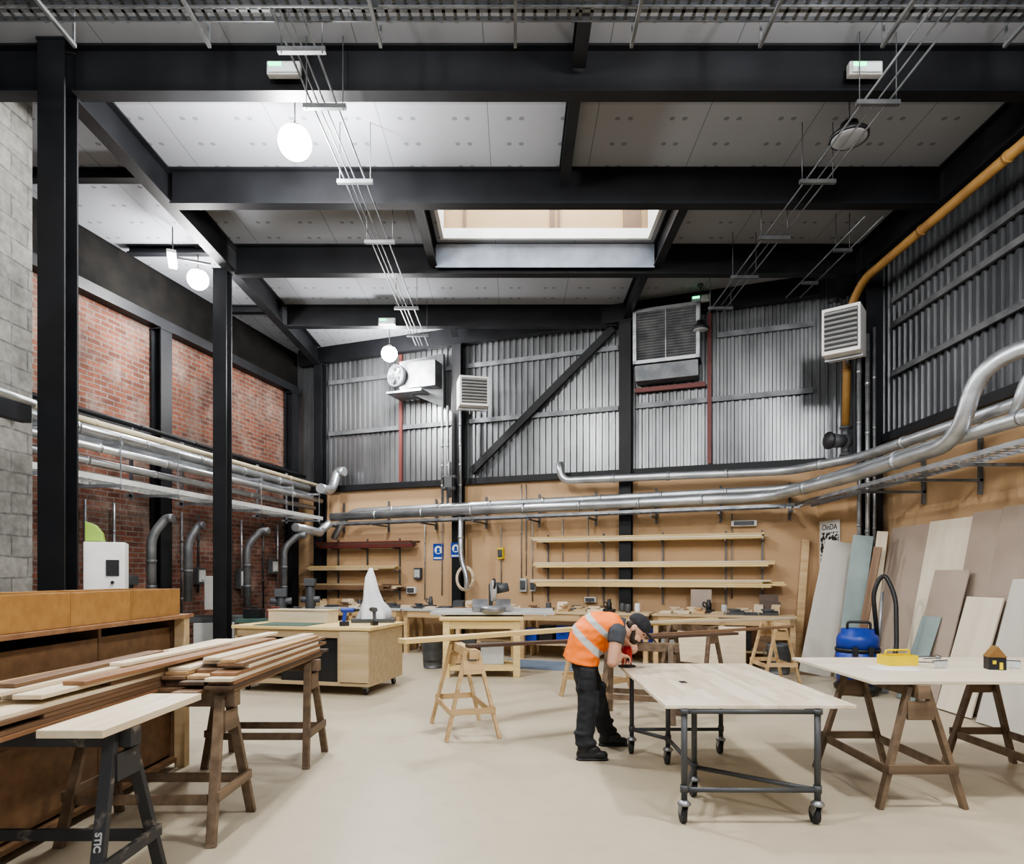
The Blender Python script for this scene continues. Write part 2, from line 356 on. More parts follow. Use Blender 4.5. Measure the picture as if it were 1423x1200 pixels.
beam((.6,2),(.6,6.1),.26,.12,'slim black steel purlin under the ceiling boards'); beam((.6,6.3),(.6,7.95),.26,.12,'slim black steel purlin under the ceiling boards')
beam((-1.24,8.15),(-1.24,9.8),.36,.12,'black steel trimmer beam beside the skylight'); beam((2.15,8.15),(2.15,9.8),.36,.12,'black steel trimmer beam beside the skylight')
beam((2.05,10.0),(2.05,11.95),.3,.12,'slim black steel purlin between the roof beam and the wall')
beam((-1.2,12.2),(-1.2,12.95),.26,.12,'slim black steel purlin between the roof beam and the wall')
m=M(); m.box((0,0,0),(3.3,.02,.36)); m.box((0,-.01,-.17),(3.3,.04,.02)); obj('lit_beam_face',m,BLUEGR,label='blue-grey plate coloured as the skylit face of the roof beam',cat='panel',mtx=loc(.45,9.79,6.33))  # light put into the colour: paler plate stands for the skylit beam face
m=M(); m.bb((-.2,-.2,6.2),(10.4,-.05,ZC-.005)); obj('steel_beam',m,STEEL,label='black steel header beam along the top of the corrugated wall',cat='beam',mtx=FB,group='wall rails')
m=M(); m.bb((-.2,-.12,3.36),(10.5,-.005,3.48)); obj('steel_beam',m,STEEL,label='black steel rail at the foot of the corrugated cladding',cat='beam',mtx=FB,group='wall rails')
m=M(); m.bb((1.5,-.12,3.44),(12.8,-.045,3.56)); obj('steel_beam',m,STEEL,label='black steel rail at the foot of the side cladding',cat='beam',mtx=FR,group='wall rails')
for z in (4.65,5.78):
    for a,b in ((.5,3.58),(3.86,6.98),(7.3,10.3)):
        if z>5 and a>7: a=8.75
        m=M(); m.bb((a,-.05,z-.045),(b,-.003,z+.045)); obj('cladding_rail',m,TRAYM,label='galvanised horizontal cladding rail on corrugated wall',cat='rail',mtx=FB,group='cladding rails')
for z in (4.4,5.1,5.45):
    m=M(); m.bb((1.6,-.05,z-.04),(12.8,-.003,z+.04)); obj('cladding_rail',m,DULL,label='galvanised horizontal cladding rail on corrugated side wall',cat='rail',mtx=FR,group='cladding rails')
def column(mtx,w,d,z1,lab,z0=0):
    m=M().ibeam((0,0,z0+.02),(0,0,z1),d,w,up=(0,1,0)); m.box((0,0,z0+.01),(w+.06,d+.06,.02)); m.box((0,0,z1-.01),(w+.02,d+.02,.02))
    obj('steel_column',m,STEEL,label=lab,cat='column',mtx=mtx,group='steel columns')
column(loc(-4.34,6.15),.25,.2,ZC-.01,'tall black steel column beside the blockwork wall')
column(loc(-4.42,9.78),.2,.2,6.1,'tall black steel column standing in front of the brick wall')
column(at(FB,.35,.14,0),.2,.2,6.18,'black steel column in the corner by the brick wall')
column(at(FB,3.72,.14,0),.2,.2,6.18,'black steel column against the ochre boarded wall')
column(at(FB,7.14,.14,0),.22,.2,6.18,'black steel column between timber racks on the boarded wall')
column(loc(5.26,9.6),.24,.26,6.05,'black steel column at the corner of the side wall')
column(at(FL,3.95,.14,0),.24,.2,5.52,'black steel column against old brick wall')
column(at(FL,7.7,.14,0),.24,.2,5.52,'black steel column against old brick wall near the corner')
m=M().bar(P(FB,4.0,.12,3.6),P(FB,6.9,.12,6.12),.08,.14); obj('diagonal_brace',m,STEEL,label='black steel diagonal brace across corrugated wall',cat='brace')
for s in (2.35,8.62):
    m=M().bb((s-.035,-.1,3.5),(s+.035,-.06,6.18)); obj('cladding_post',m,REDBR,label='thin red-oxide steel post on corrugated wall',cat='post',mtx=FB,group='red posts')
m=M().bb((7.3,-.12,4.88),(8.55,-.06,4.96)); obj('cladding_rail',m,REDBR,label='red-oxide steel rail under the louvre vent',cat='rail',mtx=FB)
m=M(); m.bb((0,-.2,5.54),(7.9,-.005,5.70)); obj('steel_beam',m,STEEL,label='black steel beam along the top of the brick wall',cat='beam',mtx=FL,group='wall rails')
for a,b in ((0,3.8),(4.1,7.55)):
    m=M(); m.bb((a,-.14,3.75),(b,-.005,3.84)); obj('steel_beam',m,STEEL,label='black steel rail on old brick wall',cat='beam',mtx=FL,group='wall rails')
m=M().bar((-4.95,3,3.0),(-4.6,6.1,3.02),.1,.16); obj('steel_beam',m,STEEL,label='black steel rail leading from block wall to column',cat='beam',group='wall rails')
# ---------------------------------------------------------------- pipes
def pipe(name,pts,r,mt,lab,cat='pipe',bend=.2,bands=1.2,n=14,group=None):
    obj(name,M().tube(pts,r,n,bend,bands),mt,label=lab,cat=cat,group=group)
AB='shiny aluminium extraction duct running along the boarded wall'
pipe('duct_pipe',[P(FB,5.95,.45,3.62),P(FB,6.0,.45,3.28),P(FB,9.9,.45,3.24),(4.95,9.3,3.2),(4.95,3.0,3.2)],.07,ALU,'aluminium duct on boarded wall, turned up at its end',bend=.3)
pipe('duct_pipe',[P(FB,.9,.4,2.3),P(FB,1.25,.4,2.86),P(FB,10.0,.4,2.95),(4.75,9.1,2.98),(4.75,3.0,2.98)],.07,ALU,AB,bend=.4)
pipe('duct_pipe',[P(FB,1.0,.62,2.74),P(FB,9.6,.62,2.80),(4.6,8.9,2.86),(4.62,6.75,2.9),(4.66,6.5,3.66),(5.3,5.95,3.76)],.085,ALU,'large aluminium duct that swan-necks up beside the side wall',bend=.38)
pipe('duct_pipe',[(4.85,6.3,3.0),(4.9,6.15,3.5),(5.3,5.6,3.65)],.06,ALU,'aluminium duct branch rising by the side wall',bend=.25)
def tray(pts,w,lab,mt=TRAYM,h=.05,step=.12):
    m=M(); pts=[V(p) for p in pts]
    for a,b in zip(pts,pts[1:]):
        d=(b-a).normalized(); sd=V((0,0,1)).cross(d).normalized()*w/2; L=(b-a).length
        for q in (-1,1): m.bar(a+sd*q,b+sd*q,.01,h)
        k=max(2,int(L/step))
        for i in range(k+1):
            c=a+d*(L*i/k); m.bar(c-sd,c+sd,.025,.008)
        m.bar(a,b,.03,.008)
    return obj('cable_tray',m,mt,label=lab,cat='cable tray',group='cable trays')
tray([P(FB,.7,.46,2.6),P(FB,10.1,.46,2.66),(4.72,9.2,2.68),(4.72,3,2.74)],.32,'galvanised cable tray below the aluminium ducts',GALV)
for i in range(9):
    s=.9+i*1.13
    m=M(); m.bb((s-.02,-.72,2.54),(s+.02,-.02,2.57)); m.bb((s-.02,-.05,2.45),(s+.02,-.02,3.1))
    obj('pipe_bracket',m,DULL,label='galvanised wall bracket carrying the ducts',cat='bracket',mtx=FB,group='duct brackets')
for i in range(6):
    y=8.6-i*1.05
    m=M(); m.bb((4.45,y-.02,2.6),(5.44,y+.02,2.63)); m.bb((5.40,y-.02,2.45),(5.44,y+.02,3.35))
    obj('pipe_bracket',m,DULL,label='galvanised wall bracket carrying the ducts',cat='bracket',group='duct brackets')
obj('gas_pipe',M().tube([(5.0,1,5.75),(5.0,9.35,5.75),(4.98,9.7,5.4),(4.96,9.72,3.75)],.058,14,.3,1.6),OCHP,label='ochre yellow gas pipe bending down beside the corner column',cat='pipe')
r=thing('gas_valve','dark cast gas valve under the yellow pipe','valve',loc(4.96,9.72,3.3))
m=M(); m.lathe((0,0,0),[(.09,0),(.09,.03),(.05,.04),(.05,.12),(.09,.16),(.1,.22),(.09,.28),(.05,.3),(.05,.4),(.09,.41),(.09,.44)]); m.cyl((0,0,.22),(-.25,-.05,.22),.09,.11); obj('body',m,DGREY,parent=r)
obj('hand_wheel',M().lathe((-.27,-.05,.22),[(.13,0),(.13,.02),(.03,.03)],axis=(-1,-.2,0)),BLACK,parent=r)
for i,(dx,rr,mt) in enumerate(((.1,.03,ALU),(.2,.022,GALV),(-.02,.03,GALV))):
    pipe('riser_pipe',[(5.0+dx,9.38,.01),(5.0+dx,9.38,5.0+.1*i)],rr,mt,'slim vertical pipe beside corner column',bands=.8,group='riser pipes')
def LP(y,off=0,z=3.3):
    return V((-5.32+(y-7.8)*.185+off,y,z))
for off,z,r_,mt in ((0,3.42,.04,CREAM),(-.25,3.36,.085,ALU),(.05,3.1,.05,ALU),(-.1,2.95,.045,ALU),(-.35,3.0,.05,GALV),(-.3,3.62,.035,STEEL)):
    pipe('wall_pipe',[LP(6.95,off,z),LP(13.85,off,z)],r_,mt,'long straight pipe carried on the rack along the brick wall',group='rack pipes')
tray([LP(6.95,-.1,2.72),LP(13.8,-.1,2.72)],.45,'pale grey cable tray in front of brick wall',LGREY,.07)
tray([LP(6.95,-.25,3.22),LP(13.8,-.25,3.22)],.3,'galvanised cable tray in front of brick wall',TRAYM,.06)
for i in range(7):
    y=7.3+i*1.05; a=LP(y,.15,2.66); w_=LP(y,-.65,2.66)
    m=M(); m.bar(a,w_,.04,.04); m.bar(a+V((0,0,.55)),w_+V((0,0,.55)),.04,.04); m.bar(LP(y,-.55,2.6),LP(y,-.55,3.7),.04,.04); m.bar(LP(y,.13,2.6),LP(y,.13,3.3),.012,.012)
    obj('pipe_bracket',m,GALV,label='galvanised rack frame carrying pipes in front of brick wall',cat='bracket',group='rack brackets')
pipe('duct_pipe',[LP(13.3,.3,3.3),LP(13.8,.3,3.3),(-3.85,14.0,3.75),P(FB,1.1,.3,3.75)],.10,ALU,'aluminium duct elbow at the wall corner',bend=.25)
pipe('duct_pipe',[LP(12.6,.15,2.45),LP(13.5,.2,2.4),P(FB,.8,.8,2.4),P(FB,1.0,.66,2.62)],.085,ALU,'aluminium duct bend sweeping from brick wall to boarded wall',bend=.3)
def drop(x,y,zt,zb,dx,lab='grey extraction duct dropping to a machine'):
    m=M().tube([(x+dx,y+.1,zt),(x+dx*.6,y+.1,zt),(x,y,zt-.25),(x,y,zb)],.062,14,.16,.5)
    obj('duct_drop',m,DULL,label=lab,cat='duct',group='machine duct drops')
drop(-5.0,8.9,2.3,1.0,.25); drop(-4.72,11.4,2.3,.95,.35); drop(-4.5,12.6,2.3,.9,.4); drop(-5.1,10.1,2.3,1.1,.2)
# services on the old brick wall, below the rack
for s,z1,z0 in ((2.6,2.6,.9),(3.1,2.6,1.3),(4.5,2.6,.6),(4.9,2.6,1.2),(5.5,2.6,.7),(6.1,2.6,1.1),(6.8,2.6,.8),(7.3,2.6,1.2)):
    pipe('conduit',[P(FL,s,.06,z0),P(FL,s,.06,z1)],.02,random.choice([GALV,DULL,BLACK]),'slim vertical conduit on old brick wall',bands=.6,n=8,group='brick wall conduits')
for s,z0,z1 in ((5.05,1.4,3.3),(5.15,1.5,3.3),(5.28,1.0,2.6),(3.3,1.1,3.3),(6.4,1.1,2.6),(9.0,1.1,2.6),(5.9,1.3,2.6),(8.65,3.5,6.1),(4.62,1.2,2.5),(2.9,1.0,2.6)):
    pipe('conduit',[P(FB,s,.04,z0),P(FB,s,.04,z1)],.011,GALV,'slim galvanised conduit on boarded wall',bands=.5,n=8,group='wall conduits')
def wallbox(s,z,w,h,mt,lab,F=FB,d=.1,t=0):
    r=thing('switch_box',lab,'electrical box',at(F,s,t,z))
    obj('casing',M().box((0,-d/2-.005,0),(w,d,h)),mt,parent=r,bevel=.006)
    obj('cover',M().box((0,-d-.012,0),(w*.8,.012,h*.7)).cyl((0,-d-.01,-h*.2),(0,-d-.05,-h*.2),.018),DGREY if mt is not DGREY else LGREY,parent=r)
wallbox(5.1,1.32,.14,.26,LGREY,'grey electrical isolator box on boarded wall'); wallbox(5.3,1.3,.12,.2,LGREY,'grey socket box on boarded wall')
wallbox(4.62,1.95,.12,.22,YEL,'yellow emergency isolator box on boarded wall'); wallbox(6.45,1.05,.22,.1,WHITE,'white socket outlet on boarded wall'); wallbox(2.6,1.2,.2,.14,WHITE,'white socket outlet on boarded wall')
wallbox(9.2,2.42,.42,.1,WHITE,'white trunking box on boarded wall'); wallbox(2.75,1.55,.16,.24,DGREY,'dark electrical box on boarded wall')
for s,z,w_,h in ((3.1,1.6,.25,.35),(4.9,1.5,.2,.3),(6.1,1.45,.3,.4),(7.1,1.7,.2,.3),(5.5,1.9,.18,.22)): wallbox(s,z,w_,h,random.choice([DGREY,LGREY]),'grey switch box on old brick wall',FL,.1,.03)
def sign(s,z,w,h,t=.0):
    r=thing('safety_sign','blue and white mandatory safety sign on the wall','sign',at(FB,s,t,z),group='blue safety signs')
    obj('plate',M().box((0,-.006,0),(w,.006,h)),SIGNB,parent=r)
    obj('pictogram',M().cyl((0,-.009,h*.12),(0,-.013,h*.12),w*.36,n=24),WHITE,parent=r)
    obj('figure',M().cyl((0,-.013,h*.16),(0,-.016,h*.16),w*.15,n=16).box((0,-.0145,h*.0),(w*.34,.003,h*.14)),SIGNB,parent=r)
    obj('caption',M().box((0,-.0105,-h*.38),(w*.85,.003,h*.1)),WHITE,parent=r)
sign(3.2,2.0,.24,.34); sign(3.72,2.02,.22,.3,.25)
d=V((.17,-1.02,0)).normalized(); pc=V((5.13,10.99,0))+V((.17,-1.02,0))*.33
r=thing('poster','black and white illustrated poster on the ochre wall','poster',Matrix.Translation((pc.x-.012,pc.y,2.03))@Matrix.Rotation(math.atan2(d.y,d.x),4,'Z'))
obj('sheet',M().box((0,-.004,0),(.52,.004,.76)),PAPER,parent=r)
art=mat('poster_art',(.70,.70,.68),.7,0,(.02,.02,.02),(17,17,17),0,0,.52,.55)
obj('artwork',M().box((0,-.007,-.08),(.46,.002,.54)),art,parent=r)
text_part('OinDA',.13,BLACK,r,Matrix.Translation((0,-.0075,.23))@Matrix.Rotation(radians(90),4,'X'))
# ---------------------------------------------------------------- lamps
def lamp(x,y,z,on,power=0,sz=.19,lab=None):
    r=thing('highbay_lamp',lab or ('lit round high-bay lamp hanging from the ceiling' if on else 'unlit round high-bay lamp hanging from the ceiling'),'lamp',loc(x,y,z),group='high-bay lamps')
    if on: hp=[(sz*.6,sz*.72),(sz*.5,sz*.85),(sz*.3,sz*.95),(sz*.28,sz*1.1),(.03,sz*1.15)]
    else: hp=[(sz,0),(sz,.04),(sz*.8,.07),(sz*.5,.09),(sz*.45,.16),(.03,.17)]
    obj('housing',M().lathe((0,0,0),hp),LGREY if on else BLACK,parent=r)
    if on: pr=[(sz*sin(a*pi/20),-sz*cos(a*pi/20)) for a in range(16)]
    else: pr=[(.01,-.01),(sz*.5,-.01),(sz*.85,-.008),(sz*.93,.002)]
    obj('lens',M().lathe((0,0,0),pr),LENS_ON if on else LENS_OFF,parent=r)
    obj('suspension_cable',M().cyl((0,0,.16),(0,0,ZC-z-.001),.008,n=6).cyl((0,0,ZC-z-.04),(0,0,ZC-z-.001),.05),DGREY,parent=r)
    if power:
        l=bpy.data.lights.new('lamp_light','POINT'); l.energy=power; l.shadow_soft_size=.14; l.color=(1,.99,.975)
        lo=bpy.data.objects.new('lamp_light',l); COL.objects.link(lo); lo.location=(0,0,-.42); lo.parent=r
lamp(-2.28,6.7,5.98,True,470,.165)
lamp(-4.85,9.9,6.03,True,230,.15)
lamp(-2.45,12.6,5.82,True,300,.15)
lamp(3.48,6.75,6.05,False); lamp(3.2,11.2,5.75,False,sz=.14)
lamp(-1.8,2.4,5.9,True,330); lamp(2.6,2.8,5.9,True,370); lamp(2.8,-.8,5.9,True,180)  # out-of-view lamps added to light the foreground
def area(name,locv,rot,sx,sy,e,col=(1,1,1)):
    l=bpy.data.lights.new(name,'AREA'); l.shape='RECTANGLE'; l.size=sx; l.size_y=sy; l.energy=e; l.color=col
    o=bpy.data.objects.new(name,l); COL.objects.link(o); o.location=locv; o.rotation_euler=[radians(a) for a in rot]
area('skylight_daylight',(.45,8.97,7.45),(0,0,0),3,1.4,160,(.92,.96,1))
w=bpy.data.worlds.new('world'); scene.world=w; w.use_nodes=True
w.node_tree.nodes['Background'].inputs[0].default_value=(.84,.91,1,1); w.node_tree.nodes['Background'].inputs[1].default_value=.75
r=thing('strip_light','short lit strip light fixed to the steel beam','lamp',loc(-4.9,9.25,6.0,25))
obj('casing',M().box((0,0,.03),(.12,.5,.04)),LGREY,parent=r); obj('diffuser',M().box((0,0,0),(.1,.46,.03)),TUBE_ON,parent=r); obj('bracket',M().cyl((0,.1,.05),(0,.1,.53),.01).box((.25,0,.05),(.5,.03,.03)),DGREY,parent=r)
def emerg(x,y,z,rz=0):
    r=thing('emergency_light','white emergency light box with a green indicator','light',loc(x,y,z,rz),group='emergency lights')
    obj('casing',M().box((0,0,0),(.31,.07,.125)),LGREY,parent=r,bevel=.01); obj('diffuser',M().box((0,-.045,-.01),(.27,.02,.085)),CLEAR,parent=r,bevel=.005); obj('indicator',M().box((-.07,-.057,.015),(.12,.006,.035)),LED,parent=r)
emerg(-2.17,6.085,6.25); emerg(3.28,6.085,6.25); emerg(-2.37,11.98,6.2); emerg(3.25,11.37,6.36,-20)
def run(x,z,ys,y0,y1,lab,n=4,w=.4):
    r=thing('cable_run',lab,'cable tray',loc(x,(y0+y1)/2,z),group='ceiling cable runs'); yc=(y0+y1)/2
    for dx,rr in ((-.12,.010),(.11,.010),(.0,.008),(-.06,.007))[:n]: obj('conduit',M().cyl((dx,y0-yc,.032),(dx,y1-yc,.032),rr,n=8),TRAYM,parent=r)
    for y in ys:
        obj('trapeze_bar',M().box((0,y-yc,0),(w,.042,.042)),DULL,parent=r)
        for dx in(-w/2+.03,w/2-.03): obj('threaded_rod',M().cyl((dx,y-yc,-.03),(dx,y-yc,ZC-z-.002),.005,n=6),DULL,parent=r)
run(-1.78,5.88,[5.4,6.05,7.2,8.5,10.6,11.8],3.8,12.4,'conduits on trapeze brackets hung under the roof beams')
run(3.36,5.88,[6.0,7.2,8.4,9.5,10.6],3.6,10.9,'conduits on trapeze brackets hung under the roof beams',3)
run(4.55,6.02,[9.0,10.0],8.2,10.6,'conduits on trapeze brackets near the side wall',2,.25)
tray([(-4.8,4.9,5.87),(5.2,4.9,5.87)],.10,'perforated galvanised cable tray crossing under the ceiling',DULL,.05,.09)
tray([(-4.8,5.1,5.95),(5.2,5.1,5.95)],.16,'perforated galvanised cable tray crossing under the ceiling',DULL,.04,.09)
for x in (-3.6,-2.5,-1.1,0,.95,2.0,3.0,4.0):
    m=M(); m.bar((x,4.8,5.83),(x,5.3,5.83),.025,.03); m.bar((x,4.83,5.83),(x,4.83,ZC-.002),.018,.018); m.bar((x,5.28,5.83),(x,5.28,ZC-.002),.018,.018)
    obj('strut_hanger',m,DULL,label='slotted steel strut hanger for cable trays',cat='bracket',group='strut hangers')
# ---------------------------------------------------------------- wall services high up
def heater(mtx,lab,w=.6,h=.58,d=.45):
    r=thing('unit_heater',lab,'heater',mtx,group='unit heaters')
    obj('casing',M().bb((-w/2,-d/2,0),(w/2,d/2,h)),WHITE,parent=r,bevel=.01)
    obj('grille_opening',M().bb((-w*.43,-d/2-.012,h*.08),(w*.43,-d/2-.002,h*.92)),BLACK,parent=r)
    m=M()
    for i in range(8): m.box((0,-d/2-.03,h*(.13+.105*i)),(w*.84,.03,.01),(-28,0,0))
    obj('louvre_slats',m,LGREY,parent=r)
    obj('bracket',M().bb((-w/2,-.02,-.04),(w/2,.02,-.003)).bb((-.02,d/2,-.04),(.02,d/2+.12,.3)),GALV,parent=r)
heater(loc(-.82,12.45,4.72,12),'white unit heater with black louvres by the corrugated wall',.56,.56)
heater(loc(4.72,9.3,4.65,-38),'white unit heater with black louvres by the corner column',.50,.66,.42)
for s in (3.5,3.62,3.9): pipe('riser_pipe',[P(FB,s,.42,2.9),P(FB,s,.42,4.9)],.028,GALV,'slim vertical pipe feeding the unit heater',bands=.5,group='riser pipes')
obj('pipe_manifold',M().box((0,0,0),(.16,.12,.22)).cyl((0,0,-.3),(0,0,.4),.04).cyl((-.15,0,.1),(.15,0,.1),.035).cyl((-.12,0,-.12),(.12,0,-.12),.04),DGREY,label='dark pipe valve manifold below the heater',cat='valve',mtx=at(FB,3.72,.55,3.35))
r=thing('louvre_vent','large galvanised louvre vent with a duct box beneath','vent',at(FB,7.9,.04,5.3))
m=M(); m.bb((-.58,-.4,0),(-.52,0,.98)); m.bb((.52,-.4,0),(.58,0,.98)); m.bb((-.58,-.4,.92),(.58,0,.98)); m.bb((-.58,-.4,0),(.58,0,.06)); m.bb((-.52,-.06,.06),(.52,-.02,.92)); obj('frame',m,ALU,parent=r)
m=M()
for i in range(17): m.box((0,-.36,.1+.05*i),(1.03,.05,.008),(-35,0,0))
m.bb((-.01,-.4,.06),(.01,-.37,.92)); obj('louvre_slats',m,GALV,parent=r)
m=M(); m.ext([(-.55,-.36,-.02),(-.55,-.3,-.28),(-.55,0,-.28),(-.55,0,-.02)],(1.1,0,0)); obj('duct_box',m,TRAYM,parent=r)
r=thing('ventilation_unit','galvanised extract fan and tapered hood fixed on the corrugated wall','fan',at(FB,2.85,.06,4.9))
m=M(); m.ext([(-.25,-.5,.4),(.55,-.12,.05),(.55,-.12,1.15),(-.25,-.5,.95)],(.0,.08,0)); m.bb((-.2,-.45,.42),(.53,-.01,.93)); obj('hood',m,DULL,parent=r)
obj('fan_ring',M().lathe((-.28,-.48,.66),[(.22,0),(.22,.12),(.20,.12),(.20,0)],28,axis=(-.3,-1,0)),DGREY,parent=r)
m=M()
for i in range(6):
    a=i*pi/3; m.box((-.31+.09*cos(a),-.56,.66+.09*sin(a)),(.15,.015,.06),(20,-math.degrees(a),0))
m.cyl((-.28,-.48,.66),(-.33,-.60,.66),.045); obj('fan_blades',m,DGREY,parent=r)
obj('support_bracket',M().bb((-.5,-.6,.3),(.3,-.02,.34)),GALV,parent=r)
# ---------------------------------------------------------------- timber racks
def rack_post(s,zs,z0=1.0,z1=2.3):
    r=thing('rack_upright','slim steel upright with arms carrying timber on boarded wall','rack',at(FB,s,.02,z0),group='timber rack uprights')
    obj('post',M().bb((-.014,-.03,0),(.014,0,z1-z0)),DULL,parent=r)
    for z in zs: obj('arm',M().bb((-.012,-.36,z-z0-.03),(.012,-.03,z-z0-.005)),DULL,parent=r)
for s in (5.6,6.7,7.8,8.9,9.5): rack_post(s,(1.3,1.66,2.14))
for s in (.75,1.5,2.3): rack_post(s,(1.2,1.62,2.1))
def stack(s0,s1,z,n,layers,mts,lab,grp,w=.1,t=.032,t0=.04,j=.16):
    for l in range(layers):
        for i in range(n):
            a=s0+random.uniform(-.06,.06)-l*.02; b=s1+random.uniform(-j,.12)
            p,q=P(FB,a,t0+.05+i*(w+.004),z+t/2+l*(t+.002)),P(FB,b,t0+.05+i*(w+.004),z+t/2+l*(t+.002))
            board('timber_board',p,q,w,t,random.choice(mts),lab,'timber',grp)
stack(5.42,9.5,2.14,3,3,[YPINE,PALE],'long pale pine board on wall rack','boards on the upper wall rack')
stack(5.42,9.65,1.66,3,3,[YPINE,YPINE,PALE],'long yellow pine board on wall rack','boards on the middle wall rack')
stack(5.45,9.75,1.3,3,4,[YPINE,YPINE,PALE],'long yellow pine board on wall rack','boards on the lower wall rack',j=.3)
stack(.4,2.75,2.1,3,4,[DBROWN,REDBR,DBROWN],'dark reddish timber length on corner rack','dark lengths on corner rack',.09)
stack(.2,2.3,1.62,3,3,[PALE,YPINE,PLY],'pale timber board on corner rack','pale boards on corner rack',j=.4)
stack(.0,2.4,1.2,3,4,[PALE,PLY,BROWN],'assorted timber board on corner rack','boards on low corner rack',j=.5)
# ---------------------------------------------------------------- benches along the back wall
def bench(s0,s1,top,lab,h=.86,t1=.95):
    r=thing('wall_bench',lab,'workbench',at(FB,(s0+s1)/2,.28,0),group='wall benches'); L=(s1-s0)/2
    obj('worktop',M().bb((-L,-t1+.18,h-.04),(L,-.02,h)),top,parent=r,bevel=.004)
    for x in (-L+.06,0,L-.06):
        for y in (-t1+.24,-.1): obj('leg',M().bb((x-.04,y-.04,0),(x+.04,y+.04,h-.041)),PINE,parent=r)
    obj('lower_shelf',M().bb((-L+.1,-t1+.28,.25),(L-.1,-.15,.28)),PLY,parent=r)
    obj('apron',M().bb((-L+.02,-t1+.2,h-.16),(L-.02,-t1+.225,h-.042)),PINE,parent=r)
bench(.6,2.9,LGREY,'long workbench with pale grey top and pine legs'); bench(2.95,5.3,LGREY,'workbench with pale grey top under the ducts'); bench(5.35,7.7,PLY,'pine workbench under the timber rack'); bench(7.75,10.0,PLY,'pine workbench cluttered with offcuts near the corner')
for s0,s1 in ((.7,2.9),(3,5.2),(5.4,7.6),(7.8,9.9)):
    N_=14
    for i in range(N_):
        s=s0+.1+(s1-s0-.2)*(i+random.uniform(.3,.7))/N_; t=.5 if i%2 else .82; t+=random.uniform(-.04,.04); a=random.uniform(-15,15); L=random.uniform(.18,.3)
        m=M(); q=random.choice([0,0,1,2,2,3,4]); mt=random.choice([PALE,PLY,HONEY,BROWN,DGREY])
        if q==0: m.box((0,0,.02),(L,.1,.04)); m.box((.03,.02,.055),(L*.8,.07,.03),(0,0,8)); m.box((-.02,.0,.085),(L*.7,.06,.03),(0,0,-12)); nm,lb,ct='timber_offcut','timber offcuts lying on the workbench','offcut'
        elif q==1: m.box((0,0,.06),(L*.7,.18,.12)); m.bb((-L*.33,-.08,.12),(L*.33,-.07,.16)); m.bb((-L*.33,.07,.12),(L*.33,.08,.16)); nm,lb,ct='tool_box','small storage box on the workbench','box'
        elif q==2: m.box((0,0,.012),(L,.22,.024)); m.box((.02,0,.035),(L*.9,.18,.018),(0,0,-6)); nm,lb,ct='sheet_offcut','stacked sheet offcuts on the workbench','offcut'
        elif q==3: m.lathe((0,0,0),[(.05,0),(.05,.13),(.045,.14),(.045,.15)]); nm,lb,ct='paint_tin','small round tin on the workbench','tin'; mt=random.choice([LGREY,DGREY,WHITE])
        else: m.box((0,0,.03),(.2,.12,.06)); m.lathe((0,0,.06),[(.045,0),(.045,.1),(.03,.13),(.03,.17)]); m.tube([(-.04,0,.16),(-.09,0,.2),(-.1,0,.12),(-.05,0,.1)],.012,8,.04); nm,lb,ct='power_tool','dark corded power tool standing on the workbench','power tool'; mt=random.choice([DGREY,BLACK])
        obj(nm,m,mt,label=lb,cat=ct,group=ct+' clutter on wall benches',mtx=at(FB,s,t,.861,a),bevel=.003)
for i in range(14):
    s=5.5+i*.31; w_=random.uniform(.2,.28); h=random.uniform(.2,.45)
    mt=random.choice([PALE,DGREY,BROWN,LGREY,PLY,BLUE,BLACK])
    m=M().box((0,0,h*.45),(w_,.3,h*.9)).box((0,0,h*.95),(w_*1.06,.32,h*.08)).box((0,-.17,h*.6),(w_*.4,.03,.03))
    obj('storage_crate',m,mt,label='storage crate with lid under the wall bench',cat='crate',group='crates under wall benches',mtx=at(FB,s,.7,.285,0),bevel=.005)
obj('hose_coil',M().tube([(.17*cos(a*pi/10),0,.24*sin(a*pi/10)) for a in range(21)],.018,8).tube([(.15*cos(a*pi/10),-.04,.21*sin(a*pi/10)) for a in range(21)],.018,8),PALE,label='coiled pale air hose hanging on the wall',cat='hose',mtx=at(FB,4.0,.42,1.45,20))
m=M(); m.tube([(0,0,1.7),(0,0,.9),(.15,-.05,.55),(.15,-.05,.3)],.05,12,.2,.6); obj('duct_drop',m,ALU,label='aluminium extraction duct dropping to the mitre saw',cat='duct',mtx=at(FB,4.0,.62,.95),group='machine duct drops')
obj('leaning_sheet',M().box((0,0,.2),(.35,.02,.4),(-8,0,0)),MDF,label='small brown sheet propped on the workbench',cat='board',mtx=at(FB,8.5,.36,.865))
obj('leaning_plank',M().box((0,0,1.05),(.12,.03,2.1),(-3,4,0)),PINE,label='tall pine plank leaning on the ochre wall',cat='plank',mtx=at(FB,10.12,.12,.02))
obj('brown_offcut',M().box((0,0,.16),(.3,.03,.32),(-8,0,0)).box((.06,-.05,.1),(.25,.03,.2),(-10,0,0)),DBROWN,label='dark offcut panels leaning on bench',cat='offcut',mtx=at(FB,9.6,.38,.865))
obj('floor_mat',M().box((0,0,.006),(1.5,1.0,.012)).box((0,0,.014),(1.4,.9,.004)),mat('blue_grey_mat',(.16,.21,.28),.8),label='blue-grey mat on the concrete floor',cat='mat',mtx=loc(.4,10.9,0,-20))
